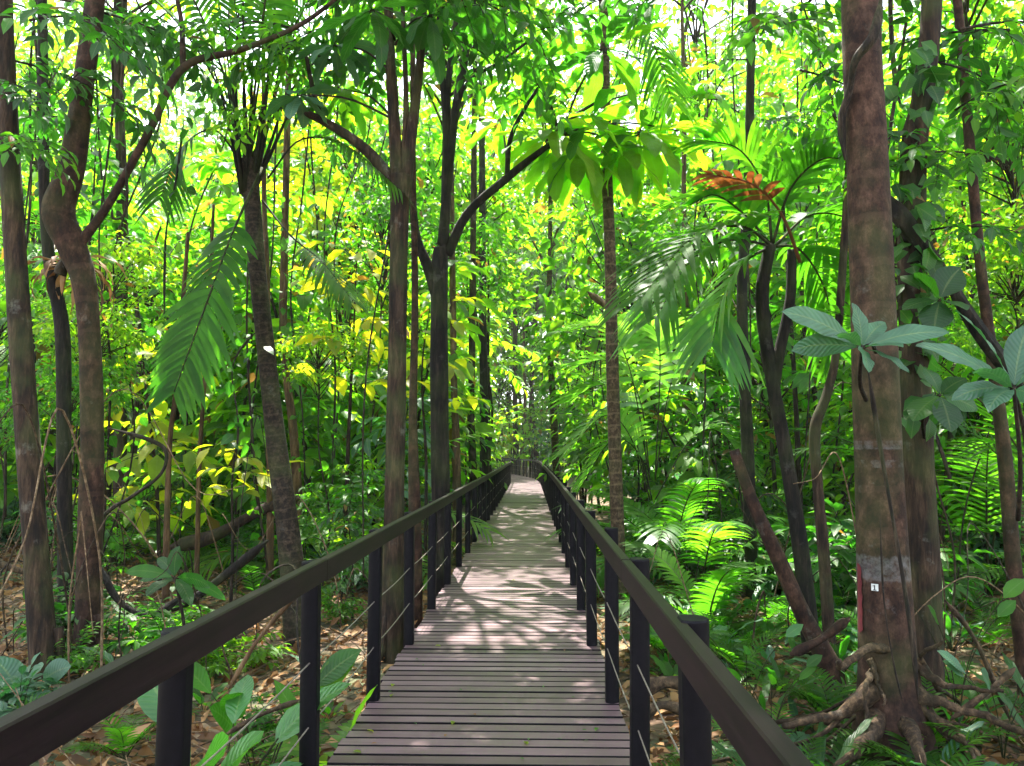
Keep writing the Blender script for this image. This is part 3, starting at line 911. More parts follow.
r, b = hero("palm", "dark ringed palm trunk bursting into tall upright fronds, behind the left railing", "palm",
     [(248, 160, 19), (252, 200, 17), (257, 270, 17), (266, 350, 18), (276, 440, 20), (291, 560, 23)], 9.0, 'bark_palm', rough=.04)
top = P(248, 165, 9.0)
mb = MB()
for i in range(13):
    az = i * 2.399
    c = arc(np.array([0, 0, -.35]) + np.array([math.cos(az), math.sin(az), 0]) * .06, az, rng.uniform(1.2, 1.5), rng.uniform(.9, 2.8), -.1 + rng.uniform(-.1, .25), 5)
    tube(mb, c, np.linspace(.03, .009, 5), 5, 0, .1, rng)
obj("leaf_sheath", mb.mesh("leaf_sheath", M['bark_dark']), r, top - b)
fronds_at(r, b, top, [(a, e, 3.4, d) for a, e, d in ((.3, 1.4, .55), (2.2, 1.38, .5), (4.0, 1.3, .7), (5.3, 1.35, .6), (1.3, 1.45, .4), (3.1, 1.25, .8), (0.0, 1.15, 1.0))], 'frond_dark', 30, .6, .07, petiole=.45)
mb = MB()
frond(mb, None, 3.4, 0, 1, 0, 22, .52, .115, rng, .35, 0, 1, .33, .1, rr=.018, pts=[P(262, 168, 8.9) - b, P(236, 225, 8.4) - b, P(204, 310, 8.0) - b, P(174, 392, 7.8) - b])
obj("frond", mb.mesh("frond", [M['frond_dark'], M['green_stem']]), r)
for pts in ([(262, 200), (290, 235), (322, 262), (352, 300)], [(268, 178), (300, 140), (345, 145), (400, 190)], [(246, 172), (215, 130), (180, 150), (160, 200)]):
    mb = MB()
    d = 9.0
    frond(mb, None, 0, 0, 1, 0, 22, .5, .05, rng, .45, 0, 1, .5, .1, rr=.014, pts=[P(x, y, d - .25 * i) - b for i, (x, y) in enumerate(pts)])
    obj("frond", mb.mesh("frond", [M['frond_dark'], M['bark_dark']]), r)

r, b = hero("tree", "thick grey trunk close behind the left railing that forks into several upright stems", "tree",
     [(401, 176, 22), (400, 200, 20), (398, 300, 18), (396, 420, 19), (394, 530, 21), (391, 652, 24)], 8.4, 'bark_brown',
     extra=[[(380, -190, 7), (388, -10, 9), (390, 60, 10), (394, 120, 12), (398, 185, 16)], [(432, -190, 6), (424, -10, 8), (420, 60, 9), (412, 130, 11), (404, 190, 15)], [(400, -60, 4), (404, 40, 5), (406, 110, 6), (403, 180, 8)],
            [(286, 104, 6), (330, 125, 9), (368, 152, 11), (398, 190, 13), (400, 205, 10)], [(306, 55, 4), (312, 85, 5), (322, 122, 6)]],
     crown='mid', crown_z=None, crown_p=(405, -190), flare=3, rough=.07,
     boughs=[(286, 104, 'bright', 3.3, .5), (308, 55, 'mid', 2.6, .5), (392, 40, 'dark', 2.5, .8), (420, 30, 'dark', .5, .8), (360, 20, 'dark', 3.0, .8), (300, 30, 'mid', 3.6, .8), (350, -10, 'dark', 5.6, 1.0, 7.4), (410, -20, 'dark', .3, 1.0, 7.6), (470, -20, 'dark', 2.9, .9, 8), (330, 60, 'bright', 3.4, .7), (440, 10, 'mid', 5.3, .9)])
for (px, py, d, sc) in ((440, -420, 8.6, 1.0), (330, -330, 8.0, .9)):  # extra crowns, unseen overhead, added to cut sun spots on the deck
    o = obj('crown', CROWNS['dark'][0], r, P(px, py, d) - b); o.scale = (sc,) * 3
r, b = hero("tree", "reddish trunk partly hidden behind the forked grey trunk by the left railing", "tree",
     [(413, 160, 6), (415, 300, 7), (413, 420, 9), (415, 530, 13)], 10.2, 'bark_red', crown_z=9)
r, b = hero("tree", "dark trunk splitting into many slender stems, one arm curving right over the boardwalk", "tree",
     [(441, 248, 15), (440, 265, 17), (439, 340, 18), (440, 430, 18), (441, 520, 19)], 10.5, 'bark_dark',
     extra=[[(492, -190, 5), (474, -10, 7), (466, 50, 8), (455, 115, 9), (447, 190, 10), (443, 245, 12)], [(430, -190, 4), (438, -10, 5), (441, 60, 6), (446, 130, 8), (444, 255, 10)],
            [(462, -190, 4), (458, -10, 5), (452, 50, 6), (447, 110, 7), (444, 250, 9)], [(412, 190, 7), (416, 235, 9), (430, 272, 12), (438, 300, 12)],
            [(566, 133, 5), (545, 148, 6), (508, 177, 8), (468, 213, 9), (447, 255, 11)], [(545, 78, 3), (524, 110, 4), (510, 140, 5), (507, 178, 6)],
            [(530, 40, 2.5), (500, 62, 3.5), (470, 80, 4), (455, 110, 5)], [(600, 100, 3), (572, 118, 4), (556, 140, 4)]],
     boughs=[(468, 20, 'mid', .4, .8), (440, 20, 'dark', 2.7, .8), (412, 195, 'mid', 3.2, .5)], crown='mid', crown_p=(335, -230), rough=.06)
for (px, py, d, sc) in ((400, -460, 9.0, 1.0),):  # another unseen crown, added high up to shade the deck
    o = obj('crown', CROWNS['mid'][1], r, P(px, py, d) - b); o.scale = (sc,) * 3
for (px, py, d, L, W, e0, e1, n, lm) in ((538, 85, 9.9, .5, .16, 1.2, -.3, 12, 'leaf_mid'), (556, 132, 10.6, .95, .25, .35, -.75, 20, 'leaf_bright'), (592, 118, 10.5, .8, .24, .7, -.7, 14, 'leaf_bright'),
                                     (640, 132, 10.9, .95, .25, .35, -.75, 20, 'leaf_bright'), (604, 50, 10.0, .75, .24, .5, -1.0, 10, 'leaf_mid'), (500, 120, 12, .8, .22, .6, -.8, 12, 'leaf_bright'),
                                     (650, 90, 11.5, .9, .25, .6, -.9, 14, 'leaf_bright'), (580, 150, 11.0, .85, .24, .2, -.9, 18, 'leaf_bright'), (622, 150, 11.3, .85, .24, .3, -.9, 18, 'leaf_bright'), (525, 60, 11.5, .8, .24, .6, -1.0, 14, 'leaf_bright'), (676, 130, 12, .8, .22, .5, -1.0, 12, 'leaf_bright')):
    mb = rosette_mesh(rng, lm, n, L, W, e0, e1, .65)
    q = P(px, py, d)
    # twig that carries it
    s0 = P(560, 136, 10.5) if px > 520 else P(508, 170, 10.5)
    tube(mb, smooth_path([s0 - q, (s0 - q) * .5 + [0, 0, .15], [0, 0, 0]], 8), np.linspace(.02, .01, 8), 5, 1)
    obj("leaf_rosette", mb.mesh("leaf_rosette", [M[lm], M['twig']]), r, q - b)

for (px, py, d, L, W, e0, e1, n, lm) in ((372, 10, 7.6, .55, .17, .4, -1.0, 12, 'leaf_dark'), (430, 15, 8.0, .55, .17, .4, -1.0, 12, 'leaf_dark'), (335, 45, 8.2, .45, .15, .4, -.9, 10, 'leaf_blue'), (300, 95, 8.2, .42, .16, .3, -.9, 9, 'leaf_blue'), (480, 5, 8.8, .6, .18, .3, -1.0, 12, 'leaf_dark'), (345, 90, 9, .5, .17, .5, -.9, 12, 'leaf_bright')):
    mb = rosette_mesh(rng, lm, n, L, W, e0, e1, .7)
    q = P(px, py, d)
    s0 = P(395, min(120, py + 30), 8.4)
    tube(mb, smooth_path([s0 - q, (s0 - q) * .5 + [0, 0, .1], [0, 0, 0]], 8), np.linspace(.016, .008, 8), 5, 1)
    obj("leaf_rosette", mb.mesh("leaf_rosette", [M[lm], M['twig']]), HERO[4], q - np.array(HERO[4].location))

# --- centre and far trunks beside the walk
far_tr = [
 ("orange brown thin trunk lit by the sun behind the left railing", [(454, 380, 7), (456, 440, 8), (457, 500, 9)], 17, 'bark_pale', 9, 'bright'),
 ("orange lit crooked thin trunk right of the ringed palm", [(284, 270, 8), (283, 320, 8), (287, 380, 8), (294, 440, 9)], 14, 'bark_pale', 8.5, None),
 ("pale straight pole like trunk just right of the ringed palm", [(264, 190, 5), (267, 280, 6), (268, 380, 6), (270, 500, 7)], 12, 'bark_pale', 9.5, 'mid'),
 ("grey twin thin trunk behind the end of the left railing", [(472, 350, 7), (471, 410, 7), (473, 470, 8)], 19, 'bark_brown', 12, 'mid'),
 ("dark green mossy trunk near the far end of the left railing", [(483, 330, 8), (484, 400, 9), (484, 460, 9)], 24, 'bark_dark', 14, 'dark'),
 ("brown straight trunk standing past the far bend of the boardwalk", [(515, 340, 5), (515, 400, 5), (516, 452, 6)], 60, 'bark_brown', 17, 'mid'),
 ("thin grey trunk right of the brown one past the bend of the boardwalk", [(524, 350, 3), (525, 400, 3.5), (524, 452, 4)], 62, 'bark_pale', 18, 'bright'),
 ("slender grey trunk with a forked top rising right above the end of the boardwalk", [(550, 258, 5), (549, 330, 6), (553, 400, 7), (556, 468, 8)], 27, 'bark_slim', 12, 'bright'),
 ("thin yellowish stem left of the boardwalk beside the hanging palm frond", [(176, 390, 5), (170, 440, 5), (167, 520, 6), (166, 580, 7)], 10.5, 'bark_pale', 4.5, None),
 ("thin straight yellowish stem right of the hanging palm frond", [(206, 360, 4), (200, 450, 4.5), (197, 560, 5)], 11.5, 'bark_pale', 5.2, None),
 ("dim brown trunk far behind the bulging trunk", [(118, 60, 10), (122, 200, 11), (121, 350, 12), (120, 480, 13)], 15, 'bark_brown', 14, 'mid'),
]
for lab, path, D, bk, cz, cr in far_tr:
    ex = []
    if 'forked' in lab: ex = [[(565, 205, 2), (556, 235, 3), (550, 262, 4)], [(528, 232, 1.6), (540, 255, 2.5), (550, 275, 3)]]
    hero("tree", lab, "tree", path, D, bk, crown=cr, crown_z=cz, extra=ex, sides=10, crown_sc=.9 if cr else 1)

# --- right side
r, b = hero("palm", "slender straight pale ringed palm trunk beside the right railing", "palm",
     [(603, -10, 10), (605, 60, 10), (606, 150, 11), (610, 250, 11.5), (612, 350, 12.5), (615, 450, 13), (618, 545, 14)], 11.5, 'bark_slim', rough=.02, crown_z=11.0)
top = P(601, -190, 11.5) + np.array([0, 0, .9])
fronds_at(r, b, top, [(.2, .9, 2.4, 1.6), (.9, 1.2, 2.4, 1.2), (3.6, 1.2, 2.4, 1.0), (4.7, 1.1, 2.4, 1.2), (5.6, .9, 2.4, 1.6)], 'frond', 20, .5, .055, .45)
mb = MB()
frond(mb, None, 0, 0, 1, 0, 26, .62, .06, rng, .6, 0, 1, .2, .2, rr=.016, pts=[P(606, -40, 11.3) - b, P(628, -8, 10.6) - b, P(652, 40, 10.2) - b, P(672, 100, 10.0) - b])
obj("frond", mb.mesh("frond", [M['frond_dark'], M['green_stem']]), r)

r, b = hero("dead_tree", "leaning reddish dead trunk propped in the undergrowth right of the boardwalk", "dead tree",
     [(734, 450, 10), (752, 500, 12), (779, 560, 15), (803, 615, 17), (830, 668, 22)], 7.4, 'bark_red', rough=.1)

r, b = hero("palm", "black leaning palm trunk topped by big arching fronds right of the boardwalk", "palm",
     [(770, 245, 12), (762, 300, 13), (772, 380, 13), (785, 450, 14), (802, 560, 16)], 8.8, 'bark_dark', rough=.04,
     extra=[[(792, 250, 9), (790, 300, 10), (778, 360, 11), (774, 400, 10)]])
top = P(772, 248, 8.8)
for pts, mt, ll, lw, hg in (
    ([(772, 246), (740, 226), (690, 240), (640, 300)], 'frond_dark', .85, .10, .35),
    ([(772, 246), (745, 262), (722, 300), (712, 345)], 'frond', .75, .095, .45),
    ([(772, 246), (745, 215), (715, 195), (690, 205)], 'frond', .75, .10, .3),
    ([(775, 246), (810, 215), (850, 220), (880, 255)], 'frond_dark', .8, .10, .35),
    ([(772, 246), (790, 190), (820, 160), (850, 160)], 'frond_dark', .8, .10, .3),
    ([(772, 246), (730, 240), (690, 262), (655, 320)], 'frond', .8, .09, .5),
    ([(772, 246), (800, 250), (825, 290), (835, 350)], 'frond_dark', .7, .09, .3),
    ([(772, 246), (765, 190), (740, 150), (705, 140)], 'frond', .8, .10, .3)):
    mb = MB()
    dz = rng.uniform(-.5, .25)
    frond(mb, None, 0, 0, 1, 0, 22, ll, lw, rng, hg, 0, 1, .22, .35, rr=.018, pts=[P(x, y, 8.8 + dz * i) - b for i, (x, y) in enumerate(pts)])
    obj("frond", mb.mesh("frond", [M[mt], M['green_stem']]), r)
mb = MB()
frond(mb, None, 0, 0, 1, 0, 8, .40, .10, rng, .25, 0, 1, .45, .1, rr=.022, pts=[P(800, 262, 8.5) - b, P(782, 215, 8.2) - b, P(752, 184, 7.9) - b, P(706, 174, 7.8) - b])
o = obj("dead_frond", mb.mesh("dead_frond", [M['frond_dead'], M['frond_dead']]), r); o["label"] = "orange brown dead frond"

# the big foreground trunk
path = [(860, -15, 38), (862, 60, 38), (866, 130, 39), (869, 200, 40), (873, 300, 42), (876, 400, 44), (880, 500, 46), (885, 600, 50), (889, 680, 56), (893, 742, 74)]
zb = trunk_pts(path, 5.85)[0][-1][2]
M['bark_hero'] = bark_mat("smooth_reddish_bark", (.055, .026, .017), (.125, .066, .044), (.18, .105, .075), 4, rings=.10, ring_freq=3.1, lichen=.3, moss=.3, vertical=1.6, bump=.3,
    bands=[(P(880, y1, 5.85)[2] - zb, P(880, y0, 5.85)[2] - zb, k) for (y0, y1, k) in ((440, 450, .75), (459, 468, .6), (478, 490, .35), (536, 548, .4), (552, 580, .85), (592, 612, .4), (316, 326, .5), (222, 240, .3))])
r, b = hero("tree", "large smooth reddish brown trunk with whitish bands and a red stripe, right of the boardwalk", "tree", path, 5.85, 'bark_hero', crown='dark', crown_z=11, sides=28, rough=.025)
DB = 5.85
def on_trunk(py, ang, lift=.004):
    xs = [p[1] for p in path]
    cx = np.interp(py, xs, [p[0] for p in path]); w = np.interp(py, xs, [p[2] for p in path])
    c = P(cx, py, DB); rr = w * .5 * DB / FPX + lift
    return c + np.array([math.sin(ang) * rr, -math.cos(ang) * rr, 0])
mb = MB()
ys = np.linspace(563, 632, 18)
V, UV = [], []
for k, y in enumerate(ys):
    wob = .05 * math.sin(k * 1.7) + .03 * math.sin(k * 4.1)
    for a in (-1.54, -1.42, -1.28 + wob * .4 - .2 * (k < 1) - .15 * (k > 16)):
        V.append(on_trunk(y, a, .008) - b); UV.append((a, y))
mb.add(V, UV, [(i * 3 + j + 3, i * 3 + j + 4, i * 3 + j + 1, i * 3 + j) for i in range(17) for j in (0, 1)])
obj("red_stripe", mb.mesh("red_stripe", M['paint_red']), r)
# small white tag nailed to it
root = empty("tree_tag", on_trunk(584, -.72, .012), "tiny square white tag fixed to the large trunk beside the red stripe", "tag")
root.rotation_euler = (0, 0, -.72)
mb = MB(); s = .023
box8(mb, [(-s, -.003, -s), (s, -.003, -s), (s, .003, -s), (-s, .003, -s), (-s, -.003, s), (s, -.003, s), (s, .003, s), (-s, .003, s)])
obj("plate", mb.mesh("plate", M['tag_white'], False), root)
mb = MB()
for (x0, z0, x1, z1) in ((-.004, -.016, .004, .016), (-.012, .008, -.005, .013), (-.012, -.02, .012, -.015)):
    mb.add([(x0, -.005, z0), (x1, -.005, z0), (x1, -.005, z1), (x0, -.005, z1)], [(0, 0)] * 4, [(0, 1, 2, 3)])
obj("printed_mark", mb.mesh("printed_mark", M['ink'], False), root)
# roots of the big trunk
gb = np.array([b[0], b[1], ground_z(b[0], b[1])])
roots = [[(875, 690, 30), (845, 712, 16), (815, 722, 12), (785, 738, 9)], [(905, 690, 26), (940, 708, 15), (985, 718, 12), (1030, 742, 10)], [(905, 705, 22), (950, 725, 13), (985, 760, 9), (1000, 790, 8)],
         [(880, 715, 26), (858, 745, 16), (840, 775, 12)], [(900, 720, 24), (915, 750, 16), (930, 790, 12)], [(890, 650, 14), (862, 655, 13), (838, 668, 11), (832, 664, 7)], [(905, 660, 16), (950, 690, 10), (998, 682, 6)],
         [(925, 715, 9), (960, 748, 6), (975, 785, 5)], [(868, 660, 8), (875, 690, 5), (883, 710, 3)], [(940, 690, 9), (935, 660, 7), (938, 640, 5)], [(872, 672, 9), (858, 690, 7), (862, 740, 5)]]
for i, rp in enumerate(roots):
    m2 = MB()
    d0 = DB - .1
    pts = np.array([np.append(P(x, y, d0 - .12 * k - (.25 if y > 740 else 0)), w * .5 * d0 / FPX * (.85 if k == 0 else .62)) for k, (x, y, w) in enumerate(rp)])
    pts[1:-1, :3] += rng.normal(0, .03, (len(pts) - 2, 3))
    c = smooth_path(pts, 24)
    c[:, :3] += np.cumsum(rng.normal(0, .006, (24, 3)), 0)
    tube(m2, c[:, :3] - b, c[:, 3], 9, 0, .14, rng)
    obj("root", m2.mesh("root", M['root']), r)

for i in range(16):      # thinner roots tangled between them
    a = rng.uniform(-2.6, 2.6) - math.pi / 2
    d = np.array([math.cos(a), math.sin(a), 0]); L = rng.uniform(.4, 1.3)
    p0 = gb + d * .16 + [0, 0, rng.uniform(.15, .65)]
    p1 = gb + d * (.25 + L * .35) + [0, 0, rng.uniform(.05, .3)] + rng.normal(0, .06, 3); p2 = gb + d * (.25 + L) + rng.normal(0, .12, 3) * [1, 1, 0] + [0, 0, .02]
    p3 = p2 + d * .2 + [0, 0, -.15]
    m2 = MB(); r0 = rng.uniform(.008, .022)
    c = smooth_path([p0, p1, p2, p3], 18); c += np.cumsum(rng.normal(0, .006, (18, 3)), 0)
    tube(m2, c - b, np.linspace(r0, r0 * .5, 18), 7, 0, .15, rng)
    obj("root", m2.mesh("root", M['root']), r)

def vine(label, pts, D, r, bark='liana', rough=.12, name="vine", cat="vine", group=None, leafy=None, n=40):
    p = np.array([P(x, y, D if len(q) == 0 else q[0]) for (x, y, *q) in pts])
    base = p[-1].copy()
    mb = MB()
    c = smooth_path(p, n)
    tube(mb, c - base, r * (1 + .2 * np.sin(np.linspace(0, 9, n))) * np.clip(np.sin(np.linspace(.12, 3.02, n)) * 2.2, .3, 1), 8, 0, rough, rng)
    if leafy is None:
        return tag(obj(name, mb.mesh(name, M[bark]), None, base), label, cat, group)
    root = empty(name, base, label, cat, group)
    obj("stem", mb.mesh("stem", M[bark]), root)
    lf = MB(); k = int(leafy[1])
    pos = (c - base)[rng.integers(0, n, k)] + rng.normal(0, .07, (k, 3))
    L = rng.uniform(.5, 1.1, k) * leafy[2]
    leaves(lf, pos, rng.normal(0, 1, (k, 3)) * [1, 1, .3] + [0, 0, -.7], np.array([0, 0, 1.0]) + rng.normal(0, .5, (k, 3)), L, L * .65, 0, .2)
    obj("foliage", lf.mesh("foliage", [M[leafy[0]]]), root)
    return root

vine("knotted dark vine twisting up the left side of the large reddish trunk", [(882, -5, 5.6), (874, 35, 5.55), (856, 60, 5.6), (850, 90, 5.72), (842, 120, 5.8), (845, 160, 5.8)], 5.6, .028, rough=.3)
vine("thin pale root running down the front of the large reddish trunk", [(868, 370, 5.62), (876, 420, 5.6), (886, 480, 5.58), (900, 560, 5.55), (912, 640, 5.5), (918, 700, 5.5)], 5.6, .014)
vine("hair thin vine hanging down the middle of the large reddish trunk", [(880, 520, 5.62), (884, 600, 5.58), (893, 660, 5.5), (902, 700, 5.45)], 5.6, .006)
vine("thick diagonal liana sagging behind the large trunk near the right edge", [(880, 190), (915, 235), (945, 275), (975, 325), (1030, 400)], 6.5, .06, 'bark_dark')
vine("curling bare vine looping in the shade below the hanging palm frond", [(108, 428), (150, 440), (166, 452), (160, 475), (130, 498), (110, 510), (80, 540)], 8.2, .02)
vine("hooked dark vine hanging below the sweeping arm of the bulging trunk", [(126, 160), (127, 200), (122, 217), (113, 218), (112, 208)], 7.8, .012)
vine("thin dark vine hanging past the left side of the ringed palm", [(184, 120), (176, 180), (166, 235), (164, 320)], 8.3, .012, 'bark_dark', leafy=('leaf_dark', 14, .2))
vine("thin creeper drooping along the ringed palm trunk with a few leaves", [(258, 330), (240, 350), (232, 375), (238, 420), (236, 460)], 8.6, .01, leafy=('leaf_dark', 16, .18))
for i, (x, lab) in enumerate(((105, "left of the hanging palm frond"), (30, "beside the slim trunk at the left edge"), (330, "in front of the yellow green leaves behind the left railing"), (700, "right of the slender ringed palm"))):
    vine("long thin liana dangling " + lab, [(x, -20), (x + 8, 100), (x - 6, 240), (x + 5, 360), (x + 2, 470)], 10 + i, .014, leafy=('leaf_mid', 50, .2))

r, b = hero("tree", "dim brown trunk wrapped in creepers right behind the large reddish trunk", "tree",
     [(932, -10, 20), (922, 100, 20), (914, 150, 24), (912, 300, 28), (917, 450, 30), (924, 600, 30), (926, 700, 32)], 6.7, 'bark_brown', crown='dark', crown_z=10, rough=.1,
     boughs=[(925, 60, 'dark', .3, .8), (915, 140, 'dark', 3.5, .5), (930, 230, 'dark', 5.6, .6), (960, 30, 'mid', .2, .9), (990, 90, 'dark', .6, .8), (1000, 160, 'mid', 3.3, .7), (955, 110, 'mid', 5.0, .7), (1010, 30, 'dark', 2.6, .9)])
lf = MB()
for i in range(140):
    y = rng.uniform(40, 420); x = np.interp(y, [0, 150, 450], [930, 915, 918]) + rng.normal(0, 13)
    p = P(x, y, 6.45 + rng.uniform(-.1, .2))
    L = rng.uniform(.08, .24)
    leaves(lf, [p - b], [rng.normal(0, 1, 3) * [1, 1, .3] + [0, -.4, -.8]], [rng.normal(0, .4, 3) + [0, -.5, .8]], np.array([L]), np.array([L * .65]), 0, .2)
obj("creeper", lf.mesh("creeper", [M['leaf_dark']]), r)
hero("tree", "thin trunk at the right edge leaning slightly outward behind the bluish epiphyte", "tree",
     [(978, 240, 10), (990, 340, 11), (1004, 450, 13), (1013, 560, 14), (1024, 660, 15)], 7.2, 'bark_red', crown='dark', crown_z=8)
hero("tree", "thin pale brown trunk between the black palm and the large reddish trunk", "tree",
     [(838, 330, 8), (828, 390, 9), (815, 430, 11), (818, 490, 10), (824, 560, 11)], 8.2, 'bark_brown', crown='mid', crown_z=7.5)
hero("tree", "thin dark trunk in the upper right behind the arching fronds", "tree",
     [(752, -10, 9), (750, 100, 9), (748, 200, 10), (742, 300, 11), (748, 460, 12)], 12, 'bark_dark', crown='mid', crown_sc=.7, crown_z=13, boughs=[(750, 60, 'mid', 3.3, .8), (752, 20, 'mid', .2, .9), (748, 130, 'dark', 5.5, .7), (760, 40, 'mid', 4.6, 1.1, 10), (800, 70, 'mid', .3, 1.1, 10), (720, 100, 'bright', 3.6, .9), (800, 10, 'dark', 5.2, 1.2, 9), (830, 110, 'mid', 1.0, .9, 9), (690, -5, 'dark', 3.4, 1.2, 10), (770, 120, 'bright', .1, .8)])
hero("tree", "thin reddish pole trunk in the bright gap right of the slender ringed palm", "tree",
     [(683, 60, 4), (684, 120, 4.5), (684, 210, 5), (686, 330, 5.5)], 20, 'bark_pale', crown='bright', crown_z=14)

# epiphyte rosettes with bluish leaves in front of the large trunk
def epiphyte(label, cpx, D, tips, lm='leaf_blue', W=.15, name="epiphyte", cat="epiphyte", stem_to=None, droop=.5):
    c = P(*cpx, D)
    mb = MB()
    for (tx, ty, dd, w) in tips:
        t = P(tx, ty, D + dd) - c
        L = np.linalg.norm(t); h = math.hypot(t[0], t[1])
        az = math.atan2(t[1], t[0]); el = math.atan2(t[2], h)
        big_leaf(mb, (0, 0, 0), az, el + droop * .45, L * 1.0, w * W, droop, rng, shape=1.15, petiole=.08, fold=.2, wave=.015, hint=(.1, -.75, .65))
    if stem_to is not None:
        for st in stem_to:
            tube(mb, smooth_path([P(*st, D) - c if len(st) == 2 else P(*st) - c, ((P(*st, D) if len(st) == 2 else P(*st)) - c) * .5 + rng.normal(0, .03, 3), (0, 0, 0)], 8), np.linspace(.016, .012, 8), 6, 1)
    return tag(obj(name, mb.mesh(name, [M[lm], M['twig']]), None, c), label, cat)
epiphyte("bluish green rosette of broad leaves spreading in front of the large reddish trunk", (862, 348), 5.0,
         [(786, 316, -.2, 1.0), (796, 352, -.1, 1.0), (852, 306, .0, 1.0), (900, 348, -.25, 1.1), (944, 335, -.05, .9), (868, 372, -.4, .8), (838, 338, -.4, .7), (905, 372, -.3, .7), (884, 325, .2, .8)], stem_to=[(866, 400, 5.6), (876, 352, 5.6)])
epiphyte("bluish green rosette of long leaves cut off by the right edge", (1014, 390), 5.1,
         [(922, 350, -.2, .9), (958, 316, .0, 1.2), (1028, 330, .1, 1.2), (956, 402, -.3, .8), (990, 412, -.4, .9), (1040, 400, -.2, 1), (976, 375, -.4, .8), (1055, 350, 0, 1)], stem_to=[(1018, 520, 5.6), (1030, 470, 5.4)])
epiphyte("dark broad leaved clump behind and right of the bluish rosette on the large trunk", (940, 395), 6.0, [(915, 420, -.1, 1.3), (950, 430, -.2, 1.4), (965, 380, 0, 1.2), (925, 370, .1, 1.2), (975, 410, 0, 1.2)], 'leaf_dark', stem_to=[(925, 440, 6.6)])
epiphyte("dark heart shaped leaves climbing above the bluish rosette near the right edge", (940, 300), 6.2, [(915, 275, 0, 1.6), (960, 270, 0, 1.6), (935, 330, -.1, 1.6), (905, 310, 0, 1.2), (965, 310, -.2, 1.3)], 'leaf_dark', stem_to=[(920, 330, 6.6)])

# --- foreground plants behind the railings
def clump(label, cpx, D, tips, lm, W, **kw):
    c = P(*cpx, D); c[2] = ground_z(c[0], c[1]) if kw.get('ground', True) else c[2]
    mb = MB()
    for (tx, ty, dd, w) in tips:
        t = P(tx, ty, D + dd) - c
        L = np.linalg.norm(t); h = math.hypot(t[0], t[1])
        az = math.atan2(t[1], t[0]); el = math.atan2(t[2], h); dr = kw.get('droop', 1.0)
        bl = min(kw.get('bl', .34) * w, L * .95) * rng.uniform(.85, 1.15)
        big_leaf(mb, (0, 0, 0), az, min(1.5, el + dr * .42), bl, w * W, dr, rng, shape=1.0, petiole=L * kw.get('stretch', 1.05) / bl - 1 + .05, fold=.3, wave=.012, hint=kw.get('hint', (.25, -.55, .8)))
    return tag(obj("broadleaf_plant", mb.mesh("broadleaf_plant", [M[lm], M['green_stem']]), None, c), label, "plant")
clump("glossy bright green broad leaved plant behind the nearest left posts", (215, 760), 3.75, [(192, 655, .1, 1), (262, 652, .0, 1), (190, 700, -.3, 1.1), (245, 715, -.3, 1.3), (235, 668, .3, .8), (282, 690, .2, .9), (215, 690, -.2, 1.0)], 'leaf_gloss', .19, droop=1.1, bl=.36)
clump("plant with long arching strap leaves at the foot of the nearest left post", (160, 790), 3.25, [(60, 740, -.1, 1), (95, 720, -.3, 1.1), (110, 770, -.5, 1.3), (140, 760, -.6, 1.3), (170, 710, .2, .9), (75, 775, .2, 1), (200, 745, .1, 1)], 'leaf_gloss', .15, droop=1.5, bl=.75, stretch=1.1)
clump("dark green broad leaved plant low between the two nearest left posts", (268, 790), 3.3, [(255, 735, -.1, 1.3), (290, 722, 0, 1.3), (262, 770, -.3, 1.3), (300, 745, 0, 1.0), (245, 750, .2, 1), (280, 760, -.3, 1.2)], 'leaf_dark', .2, droop=.9, bl=.26, stretch=.85)
clump("pale leaved plant peeping under the left handrail in the bottom left corner", (30, 790), 3.0, [(70, 742, 0, 1), (20, 750, 0, 1), (10, 770, -.2, 1), (50, 765, -.2, 1)], 'leaf_mid', .14)
clump("small plant with drooping oval leaves under the left handrail between posts", (262, 690), 4.6, [(232, 640, 0, 1), (270, 628, 0, 1), (300, 640, 0, 1), (250, 660, -.2, 1), (285, 665, -.1, 1), (240, 680, -.2, 1)], 'leaf_mid', .15)
clump("bluish broad leaves at the foot of the slim trunk by the left edge", (20, 690), 6.3, [(-10, 660, 0, 1), (20, 655, 0, 1.2), (40, 672, -.2, 1), (10, 690, -.3, 1), (70, 668, 0, 1)], 'leaf_blue', .2, bl=.26)
epiphyte("spray of bluish oval leaves on a thin stem right of the crooked bulging trunk", (175, 578), 6.9,
         [(128, 574, 0, 1), (148, 596, -.3, 1.1), (180, 548, 0, 1.1), (208, 588, -.2, 1.1), (222, 600, .1, .9), (158, 560, .2, .9), (190, 606, -.3, 1), (142, 582, .2, .9)], 'leaf_dark', .115, "seedling", "seedling", [(176, 690)], .6)
clump("lone yellow green heart leaf on the fourth left post's foot", (326, 690), 4.7, [(318, 680, 0, 1), (335, 684, 0, .8)], 'leaf_bright', .1, droop=.6)

def compound_plant(label, cpx, D, n, L, ll, lw, mat, hang=.25, el=(.5, 1.2), nl=9):
    c = P(*cpx, D); c[2] = ground_z(c[0], c[1])
    root = empty("fern_palm", c, label, "plant")
    for i in range(n):
        mb = MB()
        frond(mb, (0, 0, -.03), i * 2.399 + rng.normal(0, .2), rng.uniform(*el), L * rng.uniform(.75, 1.15), rng.uniform(.8, 1.4), nl, ll, lw, rng, hang, 0, 1, .3, .15, rr=.008)
        obj("frond", mb.mesh("frond", [M[mat], M['green_stem']]), root)
    return root
compound_plant("bright fern like plant between the second and third left posts", (345, 690), 5.2, 8, .75, .22, .07, 'leaf_bright', el=(.6, 1.3))
compound_plant("bright green fern like clump close behind the right railing", (668, 600), 8.6, 16, .7, .2, .035, 'frond', el=(.4, 1.3), nl=18)
compound_plant("pale small seedling palm on the litter below the leaning dead trunk", (775, 680), 5.9, 7, .5, .16, .03, 'leaf_blue', nl=11)
